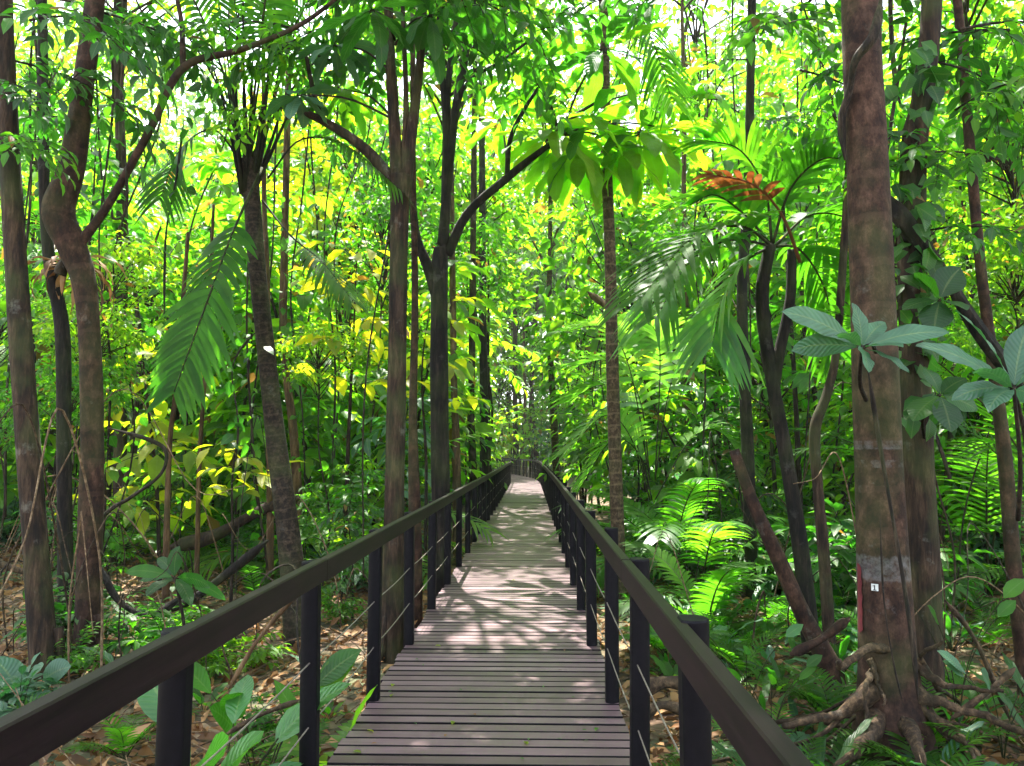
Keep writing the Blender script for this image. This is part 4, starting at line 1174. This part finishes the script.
compound_plant("small palm seedling with striped fronds near the big roots", (790, 715), 5.4, 6, .45, .15, .03, 'leaf_blue', nl=11)
clump("glossy seedling with two upright bright leaves right of the second right post", (745, 640), 6.6, [(735, 600, 0, 1), (760, 612, 0, 1), (745, 625, -.1, .8), (722, 625, 0, .8)], 'leaf_gloss', .09, bl=.2)
clump("broad leaved seedling under the leaning dead trunk", (770, 680), 6.2, [(752, 640, 0, 1), (790, 645, 0, 1), (770, 655, -.1, 1), (800, 660, 0, 1), (740, 662, 0, .8)], 'leaf_mid', .08, bl=.17)
clump("bluish broad leaved seedling growing in front of the roots at the right edge", (1000, 690), 5.6, [(975, 640, 0, 1.3), (1010, 632, 0, 1.2), (1025, 660, -.1, 1.2), (985, 665, -.2, 1.3), (960, 655, 0, 1)], 'leaf_blue', .1, bl=.17)
clump("pair of green drooping leaves right of the large trunk", (955, 640), 6.2, [(935, 560, 0, 1), (958, 566, 0, 1.2), (945, 590, -.1, 1), (970, 590, 0, 1)], 'leaf_mid', .1, droop=.9, ground=True, bl=.2)

# big understory palms that the photo singles out
def big_palm(label, cpx, D, n, L, ll, lw, mat, el=(1.35, .45), hang=.35, nl=26, droop=1.3, az0=0):
    c = P(*cpx, D); c[2] = ground_z(c[0], c[1])
    root = empty("understory_palm", c, label, "palm")
    for m_ in palm_fronds(rng, n, L, el[0], el[1], droop, nl, ll, lw, hang, mat, (0, 0, -.05), az0=az0):
        obj("frond", m_, root)
    return root
big_palm("understory palm with pale shining fronds leaning to the walk, behind the slender ringed palm", (672, 520), 13.5, 12, 2.7, .62, .075, 'frond', (1.35, .7), .4, az0=2.6)
c_ = P(655, 540, 14.0); c_[2] = ground_z(c_[0], c_[1])
pr = empty("understory_palm", c_, "palm with skylit pale shining fronds arching left past the slender ringed palm", "palm")
for pts in ([(650, 480), (630, 370), (605, 328), (563, 332)], [(650, 480), (640, 400), (612, 362), (572, 366)], [(650, 500), (632, 440), (606, 415), (566, 452)], [(652, 500), (640, 455), (612, 440), (578, 492)],
            [(655, 480), (672, 380), (700, 345), (740, 372)], [(655, 480), (660, 370), (655, 330), (632, 318)], [(655, 500), (690, 440), (720, 432), (748, 470)], [(650, 490), (622, 400), (600, 385), (568, 402)]):
    mb = MB()
    dz = rng.uniform(-.35, .3)
    frond(mb, None, 0, 0, 1, 0, 22, .78, .11, rng, .3, 0, 1, .28, .4, rr=.014, pts=[P(x, y, 14.0 + dz * i) - c_ for i, (x, y) in enumerate(pts)])
    obj("frond", mb.mesh("frond", [M['frond_skylit_pale'], M['green_stem']]), pr)
big_palm("bright green understory palm with spread fronds right of the slender ringed palm", (700, 540), 12.0, 9, 2.7, .6, .075, 'frond', (1.15, .4), .4)
big_palm("low leafy palm clump beside the right railing beneath the slender ringed palm", (645, 540), 17, 10, 1.5, .5, .08, 'frond')
big_palm("dark low palm clump in the shade right of the boardwalk", (705, 560), 10.0, 9, 1.5, .4, .06, 'frond_dark')
big_palm("tall bright palm shining yellow green behind the forked trunk left of the boardwalk", (340, 520), 15.0, 11, 3.6, .75, .10, 'leaf_bright', (1.25, .5), .4)
big_palm("dark fan of fronds far behind the left railing", (300, 520), 20, 12, 4.5, .8, .09, 'frond', (1.4, .7))
big_palm("feathery palm far right behind the creeper wrapped trunk", (985, 540), 12.5, 9, 5.2, .8, .07, 'frond_dark', (1.45, 1.0), .3, 34)
big_palm("feathery palm leaning in from beyond the right edge", (1100, 560), 9, 8, 4.8, .7, .065, 'frond_dark', (1.45, 1.0), .3, 34)

def big_sapling(label, cpx, D, lm, H, nb, bl, ll, lw, spacing, name="sapling", cat="small tree", low=.25):
    c = P(*cpx, D); c[2] = ground_z(c[0], c[1])
    root = empty(name, c, label, cat)
    st, cr = sapling_mesh(rng, lm, H, nb, bl, ll, lw, spacing, low)
    obj("stem", st, root); obj("crown", cr, root)
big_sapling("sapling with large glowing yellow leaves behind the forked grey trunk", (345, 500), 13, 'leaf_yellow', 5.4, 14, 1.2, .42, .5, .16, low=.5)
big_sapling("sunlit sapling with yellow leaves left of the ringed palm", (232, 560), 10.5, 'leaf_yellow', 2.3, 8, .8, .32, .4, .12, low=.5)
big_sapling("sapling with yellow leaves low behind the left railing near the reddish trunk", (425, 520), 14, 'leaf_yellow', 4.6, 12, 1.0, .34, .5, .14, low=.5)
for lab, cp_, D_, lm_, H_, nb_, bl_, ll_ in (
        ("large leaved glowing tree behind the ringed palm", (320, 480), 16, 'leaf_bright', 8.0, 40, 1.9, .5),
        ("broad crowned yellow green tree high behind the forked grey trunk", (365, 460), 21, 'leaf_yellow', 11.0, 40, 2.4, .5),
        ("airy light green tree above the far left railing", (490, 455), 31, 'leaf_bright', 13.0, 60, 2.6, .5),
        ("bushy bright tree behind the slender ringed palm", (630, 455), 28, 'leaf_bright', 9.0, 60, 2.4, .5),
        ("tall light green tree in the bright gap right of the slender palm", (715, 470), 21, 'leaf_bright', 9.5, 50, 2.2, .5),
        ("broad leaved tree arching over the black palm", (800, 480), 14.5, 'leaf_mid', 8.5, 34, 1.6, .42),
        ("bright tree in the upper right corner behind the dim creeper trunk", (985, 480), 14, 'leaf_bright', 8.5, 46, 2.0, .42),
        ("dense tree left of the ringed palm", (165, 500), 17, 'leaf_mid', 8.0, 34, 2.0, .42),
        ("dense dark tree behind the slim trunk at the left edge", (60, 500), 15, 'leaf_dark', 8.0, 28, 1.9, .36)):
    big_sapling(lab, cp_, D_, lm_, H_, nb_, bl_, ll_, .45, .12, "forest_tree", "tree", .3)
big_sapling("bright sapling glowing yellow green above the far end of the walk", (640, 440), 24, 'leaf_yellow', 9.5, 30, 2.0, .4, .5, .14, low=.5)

# ------------------------------------------------------------------ the forest around: one of each kind, then copies
PROTO = {}
def proto(key, name, cat, meshes):
    root = bpy.data.objects.new(name, None); COL.objects.link(root)
    root["category"] = cat
    for nm, me in meshes:
        obj(nm, me, root)
    PROTO[key] = [root, False]

def place(key, x, y, rz, sc, label, group, z=None):
    root, used = PROTO[key]
    g = ground_z(max(-28, min(28, x)), min(60, y)) if z is None else z
    if not used:
        root.location = (x, y, g); root.rotation_euler = (0, 0, rz); root.scale = (sc,) * 3
        root["label"] = label; root["group"] = group
        PROTO[key][1] = True
        return root
    return copy_tree(root, (x, y, g), rz, sc, label, group)

def trunk_mesh(rng, H, r, bark, sides=9):
    mb = MB()
    l = rng.normal(0, .02, 4) * H
    p = smooth_path([(0, 0, -.4), (l[0], l[1], H * .35), (l[2], l[3], H * .7), (l[2] * 1.3, l[3] * 1.3, H)], 24)
    rad = np.linspace(r, r * .6, 24); rad[:3] *= [1.5, 1.25, 1.08]
    tube(mb, p, rad, sides, 0, .07, rng)
    return mb.mesh("trunk", M[bark]), p[-1]

def crown_at(root, crownkey, top, sc):
    o = obj("crown", CROWNS[crownkey][rng.integers(len(CROWNS[crownkey]))], root, top); o.scale = (sc,) * 3
    o.rotation_euler = (0, 0, rng.uniform(0, 6))

TALL = []
for i, (H, rr, bk, ck, cs) in enumerate(((9, .11, 'bark_grey', 'mid', 1.0), (12, .14, 'bark_brown', 'bright', 1.15), (15, .17, 'bark_dark', 'mid', 1.35), (7, .08, 'bark_pale', 'bright', .85), (11, .12, 'bark_red', 'dark', 1.1), (3.6, .06, 'bark_grey', 'low', .9), (5.2, .07, 'bark_brown', 'low', 1.05), (7.5, .09, 'bark_pale', 'low', 1.25), (7, .032, 'bark_pale', 'mid', .6), (9, .045, 'bark_brown', 'bright', .7), (6, .028, 'bark_slim', 'mid', .5))):
    tm, top = trunk_mesh(rng, H, rr, bk)
    proto('tall%d' % i, "forest_tree", "tree", [("trunk", tm)])
    root = PROTO['tall%d' % i][0]
    crown_at(root, ck, top, cs)
    if H > 10:
        for z in (.55, .72):   # lower leafy limbs
            o = obj("bough", BR[('mid', 'bright', 'dark')[i % 3]][i % 3], root, top * z)
            o.rotation_euler = (0, .2, i * 2.1 + z * 9); o.scale = (1.5,) * 3
    TALL.append('tall%d' % i)
SAPL = []
for i, (lm, H, nb, bl, ll, lw, spc) in enumerate((('leaf_mid', 4.2, 26, 1.0, .25, .42, .085), ('leaf_bright', 3.4, 20, .9, .30, .45, .11), ('leaf_dark', 3.8, 24, 1.0, .26, .40, .09),
                                                   ('leaf_mid', 6.0, 34, 1.2, .30, .40, .10), ('leaf_bright', 5.2, 28, 1.2, .36, .42, .13), ('leaf_blue', 3.0, 18, .9, .30, .36, .10),
                                                   ('leaf_dark', 5.5, 32, 1.2, .22, .36, .075), ('leaf_yellow', 3.4, 16, .9, .30, .45, .12))):
    st, cr = sapling_mesh(rng, lm, H, int(nb * 1.4), bl * 1.15, ll * 1.35, lw, spc * 1.15)
    proto('sap%d' % i, "sapling", "small tree", [("stem", st), ("crown", cr)])
    SAPL.append('sap%d' % i)
for i, (n, L, mt, nl, ll, lw, hg) in enumerate(((9, 2.3, 'frond', 24, .5, .055, .35), (8, 1.7, 'frond_dark', 20, .42, .06, .3), (10, 3.2, 'frond', 28, .62, .06, .4))):
    proto('gp%d' % i, "understory_palm", "palm", [("frond", m_) for m_ in ground_palm(rng, n, L, mt, nl, ll, lw, hg)])
SHR = []
for i, (lm, H, ns, ll) in enumerate((('leaf_mid', 1.1, 9, .2), ('leaf_dark', 1.3, 9, .24), ('leaf_bright', .9, 8, .22), ('leaf_blue', 1.0, 7, .26))):
    proto('shr%d' % i, "shrub", "shrub", [("foliage", shrub_mesh(rng, lm, H, ns, ll))]); SHR.append('shr%d' % i)
SEED = []
for i, (lm, n, L, W, kd) in enumerate((('leaf_mid', 8, .36, .10, 'leaf'), ('leaf_blue', 7, .42, .12, 'leaf'), ('leaf_bright', 7, .34, .11, 'leaf'), ('leaf_dark', 9, .5, .07, 'leaf'), ('frond', 8, .55, 0, 'frond'), ('frond_dark', 9, .7, 0, 'frond'))):
    proto('sd%d' % i, "seedling", "seedling", [("foliage", seedling_mesh(rng, lm, n, L, W, kd))]); SEED.append('sd%d' % i)
for i in range(3):
    a, l = liana_mesh(rng, 9 + 2 * i, i < 2, .013)
    proto('li%d' % i, "liana", "vine", [("stem", a)] + ([("foliage", l)] if l else []))
# stilt of tall palms in the middle distance
for i, (H, mt) in enumerate(((5.5, 'frond'), (8.0, 'frond_dark'))):
    tm, top = trunk_mesh(rng, H, .075, 'bark_palm')
    proto('tp%d' % i, "trunked_palm", "palm", [("trunk", tm)])
    for m_ in palm_fronds(rng, 10, 2.6, 1.3, .1, 1.4, 26, .55, .055, .45, mt):
        obj("frond", m_, PROTO['tp%d' % i][0], top)

def blocked(x, y, pad):
    c = np.interp(y, CL[:, 1], CL[:, 0])
    return abs(x - c) < .95 + pad

def zone(x, y):
    side = "left" if x < np.interp(y, CL[:, 1], CL[:, 0]) else "right"
    return side, ("close to" if y < 11 else "some way along" if y < 24 else "far along")

r2 = np.random.default_rng(77)
LOOK = {'sap0': "leafy mid green sapling", 'sap1': "light green sapling", 'sap2': "dark green sapling", 'sap3': "tall leafy sapling", 'sap4': "tall bright leaved sapling", 'sap5': "bluish leaved sapling",
        'sap6': "tall dark fine leaved sapling", 'sap7': "yellow leaved sapling", 'tall0': "grey trunked tree", 'tall1': "brown trunked tree", 'tall2': "tall dark trunked tree",
        'tall3': "thin pale trunked tree", 'tall4': "reddish trunked tree", 'tall5': "low bushy tree", 'tall6': "broad leaved bushy tree", 'tall7': "taller broad leaved tree", 'tall8': "slim pale pole tree", 'tall9': "slim brown pole tree", 'tall10': "thin wispy tree", 'gp0': "mid green palm clump", 'gp1': "dark green palm clump", 'gp2': "large arching palm clump",
        'shr0': "mid green shrub", 'shr1': "dark green shrub", 'shr2': "light green shrub", 'shr3': "bluish green shrub", 'sd0': "green seedling", 'sd1': "bluish seedling", 'sd2': "bright seedling",
        'sd3': "narrow leaved seedling", 'sd4': "green feathery seedling", 'sd5': "dark feathery seedling", 'li0': "leafy hanging liana", 'li1': "long leafy liana", 'li2': "bare hanging liana",
        'tp0': "short trunked feathery palm", 'tp1': "tall trunked dark palm"}
def scatter(keys, n, y0, y1, pad, sc, power=1.0, frame=640, weights=None, maxtry=40, zf=None, clear=None):
    done = 0
    for _ in range(n * maxtry):
        if done >= n: break
        t = r2.uniform(0, 1) ** power
        y = y0 + (y1 - y0) * t
        px = r2.uniform(512 - frame, 512 + frame)
        x = (px - 533) / FPX * y
        k = keys[r2.choice(len(keys), p=weights)]
        s = r2.uniform(*sc)
        if blocked(x, y, pad * s): continue
        if clear and clear(x, y): continue
        side, zn = zone(x, y)
        place(k, x, y, r2.uniform(0, 6.28), s, "%s in the forest %s of the boardwalk, %s it" % (LOOK[k], side, zn),
              "%ss %s of the boardwalk, %s it" % (LOOK[k], side, zn), None if zf is None else zf(x, y))
        done += 1

def px_of(x, y):
    return 533 + FPX * x / y
def keep_view(x, y):          # leaves the singled-out plants in sight
    p = px_of(x, y)
    if y < 10.5 and abs(x + .25) < 3.2: return True
    if 555 < p < 830 and y < 14.5: return True
    if 540 < p < 700 and y < 18.5: return True
    if 190 < p < 400 and y < 13.5: return True
    if p < 190 and y < 12: return True
    return False
scatter(TALL[8:], 70, 10.5, 34, .3, (.8, 1.3), .8, clear=lambda x, y: (y < 10.5 and abs(x + .25) < 2.6) or (560 < px_of(x, y) < 860 and y < 15) or (x < 0 and y < 14 and px_of(x, y) < 420))
scatter(TALL[:5], 40, 19, 62, 2.6, (.8, 1.25), .8, weights=[.26, .2, .14, .26, .14])
scatter(TALL[5:8], 84, 16, 56, 1.7, (.8, 1.25), .85, weights=[.34, .36, .3])
scatter(SAPL, 270, 9.5, 50, .7, (.75, 1.25), .85, weights=[.13, .20, .12, .13, .20, .06, .07, .09], clear=keep_view)
scatter(['gp0', 'gp1', 'gp2'], 60, 10, 40, 2.9, (.7, 1.15), .9, clear=keep_view)
scatter(['tp0', 'tp1'], 18, 16, 45, 2.4, (.85, 1.2))
scatter(SHR, 150, 8.5, 40, .8, (.7, 1.4), .9, clear=lambda x, y: x < 0 and y < 13 and px_of(x, y) < 330)
scatter(SHR[:2] + SHR[3:], 5, 5.6, 9.5, 1.0, (.35, .7), clear=lambda x, y: not 20 < px_of(x, y) < 340)
scatter(SHR[:3], 6, 6.6, 12, 1.3, (.4, .8), clear=lambda x, y: not 100 < px_of(x, y) < 400)
scatter(TALL[8:], 8, 8.5, 13, .6, (.28, .45), clear=lambda x, y: not (-20 < px_of(x, y) < 150 or 290 < px_of(x, y) < 330))
scatter(TALL[8:], 7, 8.0, 13, .6, (.28, .45), clear=lambda x, y: not 890 < px_of(x, y) < 1060)
scatter(['sap0', 'sap2', 'sap5'], 5, 9, 13, .6, (.35, .6), clear=lambda x, y: not 40 < px_of(x, y) < 400)
for i in range(60):
    side = "left" if i < 38 else "right"
    y0_ = r2.uniform(6.5, 12.5)
    xx = (r2.uniform(-60, 390) if i < 38 else r2.uniform(660, 1080))
    b0 = P(xx, 400, y0_); gz = ground_z(b0[0], y0_); b0[2] = gz
    L_ = r2.uniform(1.2, 3.4); a_ = r2.uniform(0, 6.28)
    dx, dy = math.cos(a_) * L_ * r2.uniform(.25, .7), math.sin(a_) * L_ * r2.uniform(.2, .5)
    hh = L_ * r2.uniform(.4, 1.0)
    pts = smooth_path([(0, 0, -.1), (dx * .2 + r2.normal(0, .1), dy * .2, hh * .5), (dx * .6, dy * .6 + r2.normal(0, .15), hh), (dx, dy, hh * r2.uniform(.5, 1.1)), (dx * 1.3, dy * 1.3 + r2.normal(0, .2), hh * r2.uniform(.1, .9))], 26)
    if any(blocked(b0[0] + q_[0], y0_ + q_[1], .15) for q_ in pts): continue
    mb = MB(); r0 = r2.uniform(.006, .014)
    tube(mb, pts, np.linspace(r0, r0 * .4, 26), 6, 0, .15, r2)
    tag(obj("bramble_stem", mb.mesh("bramble_stem", M[('liana', 'dry', 'root')[i % 3]]), None, b0), "thin bare stem arching in the tangle %s of the boardwalk" % side, "vine", "bare arching stems %s of the boardwalk" % side)
scatter(SEED, 18, 4.2, 8, .6, (.4, .8), clear=lambda x, y: x > 0)
scatter(SEED, 110, 4.5, 11, .6, (.5, 1.0), 1.0, frame=620, clear=lambda x, y: x < 0 or px_of(x, y) > 980)
scatter(SEED, 150, 4.2, 18, .6, (.5, 1.15), .9, frame=700, clear=lambda x, y: x < 0 and y < 15 and r2.uniform(0, 1) < .6)
scatter(['li0', 'li1', 'li2'], 80, 8, 32, .6, (.8, 1.2), clear=lambda x, y: 640 < px_of(x, y) < 830 and y < 12, zf=lambda x, y: ground_z(x, y) + r2.uniform(.2, 2.0))
# beyond the bend of the walk
for i in range(60):
    x, y = r2.uniform(-10, 9), r2.uniform(48, 76)
    if blocked(x, y, .8): continue
    k = SAPL[r2.integers(len(SAPL))] if i % 4 else TALL[r2.integers(len(TALL))]
    place(k, x, y, r2.uniform(0, 6), r2.uniform(.9, 1.7), "%s closing the view past the bend of the boardwalk" % LOOK[k], "%ss past the bend of the boardwalk" % LOOK[k])
for i in range(12):
    x, y = r2.uniform(-6, 5), r2.uniform(66, 74)
    if blocked(x, y, 1.6): continue
    k = TALL[5 + i % 3]
    place(k, x, y, r2.uniform(0, 6), r2.uniform(1.1, 1.9), "%s closing the view past the bend of the boardwalk" % LOOK[k], "%ss past the bend of the boardwalk" % LOOK[k])
for key, (root, used) in PROTO.items():
    if not used:
        for c in list(root.children): bpy.data.objects.remove(c)
        bpy.data.objects.remove(root)

# the far-off forest, one mass
def far_mass():
    mb = MB()
    rg_ = np.random.default_rng(3)
    pos, L = [], []
    def clumps(n, fx, fy, fz, k, spread, l0):
        for _ in range(n):
            c = np.array([fx(), fy(), fz()])
            m = int(k * rg_.uniform(.5, 1.4))
            if fy() > 65 and -6 < c[0] < 18 and c[2] > 11 and rg_.uniform() < .5: continue
            pos.append(c + rg_.normal(0, 1, (m, 3)) * spread * rg_.uniform(.6, 1.3)); L.append(np.full(m, l0) * rg_.uniform(.6, 1.2, m))
    U = rg_.uniform
    clumps(1700, lambda: U(-62, 62), lambda: U(72, 94), lambda: U(0, 1) ** 1.25 * 46 - .5, 60, 1.2, .85)
    for sx in (-1, 1):
        clumps(620, lambda: sx * U(21, 36), lambda: U(8, 66), lambda: U(0, 1) ** 1.25 * 23 - .5, 50, 1.0, .62)
    p = np.concatenate(pos); l = np.concatenate(L); n = len(p)
    f = rg_.normal(0, 1, (n, 3)) * [1, 1, .35] + [0, 0, -.4]
    leaves(mb, p, f, np.array([0, 0, 1.0]) + rg_.normal(0, .4, (n, 3)), l, l * .5, 0, .2)
    tag(obj("distant_forest", mb.mesh("distant_forest", [M['leaf_far']])), "distant green forest foliage closing off the view all round", "forest", None, "stuff")
far_mass()

# dead leaves on the floor
def litter():
    rg_ = np.random.default_rng(9)
    mb = MB()
    n = 40000
    y = 1.0 + 21 * rg_.uniform(0, 1, n) ** 1.3
    x = (rg_.uniform(512 - 720, 512 + 720, n) - 533) / FPX * (y + 1.0)
    z = np.array([ground_z(a, b) for a, b in zip(x, y)]) + rg_.uniform(.005, .07, n)
    L = rg_.uniform(.05, .17, n) * (1 + .5 * (rg_.uniform(0, 1, n) > .93))
    f = rg_.normal(0, 1, (n, 3)) * [1, 1, .25]
    up = np.array([0, 0, 1.0]) + rg_.normal(0, .55, (n, 3))
    leaves(mb, np.stack([x, y, z], 1), f, up, L, L * rg_.uniform(.3, .55, n), 0, .35)
    tag(obj("leaf_litter", mb.mesh("leaf_litter", [M['litter']])), "brown dead leaves strewn over the forest floor", "leaf litter", None, "stuff")
litter()

# thin dead sticks on the floor
def sticks():
    rg_ = np.random.default_rng(21)
    mb = MB()
    for _ in range(1900):
        y = 2.0 + 16 * rg_.uniform(0, 1) ** 1.2
        x = (rg_.uniform(-180, 1204) - 533) / FPX * (y + .6)
        if blocked(x, y, .05): continue
        L = rg_.uniform(.25, 1.3); az = rg_.uniform(0, 6.28); tl = abs(rg_.normal(0, .22))
        d = np.array([math.cos(az), math.sin(az), tl])
        p0 = np.array([x, y, ground_z(x, y) + .015])
        p1 = p0 + d * L * .5 + rg_.normal(0, .05, 3) * [1, 1, .4]; p2 = p0 + d * L + rg_.normal(0, .06, 3) * [1, 1, .4]
        if blocked(p2[0], p2[1], .05): continue
        r0 = rg_.uniform(.003, .011)
        tube(mb, smooth_path([p0, p1, p2], 6), np.linspace(r0, r0 * .4, 6), 5, int(rg_.uniform(0, 1) > .6))
    tag(obj("twig_litter", mb.mesh("twig_litter", [M['dry'], M['root']])), "thin dead sticks and twigs strewn over the forest floor", "twigs", None, "stuff")
sticks()

# fallen branches
fb = [("long dark fallen branch lying on the litter behind the left railing", [(168, 548), (215, 535), (262, 510), (300, 498)], 12, .09, 'bark_brown'),
      ("forked fallen branch lying in front of the ringed palm", [(150, 612), (190, 600), (225, 575), (268, 540)], 9.2, .05, 'bark_dark'),
      ("curved fallen stick beside the bulging trunk", [(100, 565), (118, 600), (150, 615), (185, 595)], 8.0, .03, 'bark_dark'),
      ("bare twig lying low between the nearest left posts", [(225, 735), (260, 715), (300, 700)], 3.9, .012, 'root'),
      ("thin pale dead reed leaning behind the second left post", [(228, 690), (258, 640), (300, 590)], 4.0, .012, 'bark_pale'),
      ("pale fallen log beneath the right railing", [(640, 690), (665, 682), (700, 686)], 5.8, .05, 'root'),
      ("curled fallen branch beside the third right post", [(640, 720), (660, 705), (690, 712)], 5.3, .03, 'root'),
      ("fallen branch slanting on the floor left of the large trunk", [(790, 655), (820, 640), (850, 618)], 6.4, .035, 'bark_red'),
      ("fallen stick lying by the right edge roots", [(950, 720), (990, 690), (1015, 668)], 5.6, .02, 'root'),
      ("slanting dead stem right of the large trunk", [(945, 600), (975, 640), (1010, 720)], 6.0, .018, 'root'),
      ("fallen branch across the litter at the left edge", [(-10, 560), (30, 572), (75, 560)], 10, .04, 'root'),
      ("leaning dead pole in the bright thicket right of the slender palm", [(588, 292), (610, 310), (630, 335)], 15, .06, 'bark_pale')]
for lab, pts, D, rr, bk in fb:
    vine(lab, pts, D, rr, bk, .15, "fallen_branch", "branch", None, None, 20)

# small leaves that dropped on the deck
leafspots = [(393, 684, 'y'), (367, 730, 'y'), (361, 753, 'y'), (527, 745, 'y'), (371, 744, 'p'), (388, 692, 'd'), (518, 597, 'd'), (521, 610, 'd'), (563, 689, 'd'), (598, 728, 'g'), (524, 597, 'd'), (571, 636, 'd'), (597, 661, 'd'), (543, 686, 'd'), (414, 723, 'd'), (520, 758, 'd')]
for _ in range(34):
    yy = 505 + 250 * rng.uniform(0, 1) ** .8
    leafspots.append((rng.uniform(527 - .60 * (yy - 455), 538 + .24 * (yy - 455)), yy, 'dddpdy'[rng.integers(6)]))
for (px, py, c) in leafspots:
    d = FWD + RIGHT * (px - 512) / FPX + UPV * (383 - py) / FPX
    k = -(CAM_H - .006) / d[2]
    p = np.array([d[0] * k, d[1] * k, .008])
    L = {'y': .055, 'p': .035, 'd': .028, 'g': .05}[c]
    mb = MB()
    a = rng.uniform(0, 6.28)
    leaves(mb, [[0, 0, 0]], [[math.cos(a), math.sin(a), .05]], [[rng.normal(0, .15), rng.normal(0, .15), 1]], np.array([L]), np.array([L * .5]), 0, 0)
    lab = {'y': "tiny yellow green leaf fallen on the deck boards", 'p': "tiny pale leaf fallen on the deck boards", 'd': "tiny dark leaf fallen on the deck boards", 'g': "tiny green leaf fallen near the right deck edge"}[c]
    tag(obj("fallen_leaf", mb.mesh("fallen_leaf", [M[{'y': 'leaf_yellow', 'p': 'litter', 'd': 'leaf_dark', 'g': 'leaf_mid'}[c]]]), None, p), lab, "leaf", lab.replace("tiny ", "tiny fallen leaves: "))

# humid air between the trees

mh=bpy.data.materials.new("air"); mh.use_nodes=True; nt=mh.node_tree
for n in list(nt.nodes): nt.nodes.remove(n)
o_=nt.nodes.new("ShaderNodeOutputMaterial"); v_=nt.nodes.new("ShaderNodeVolumePrincipled")
v_.inputs["Color"].default_value=(.93,.96,.90,1); v_.inputs["Density"].default_value=.0006; v_.inputs["Anisotropy"].default_value=.3
nt.links.new(v_.outputs[0],o_.inputs["Volume"])
mb=MB()
box8(mb,[(-310,-130,-2.0),(310,-130,-2.0),(310,510,-2.0),(-310,510,-2.0),(-310,-130,52),(310,-130,52),(310,510,52),(-310,510,52)])
tag(obj("haze",mb.mesh("haze",[mh],False)),"thin pale humid air between the trees","haze",None,"stuff")
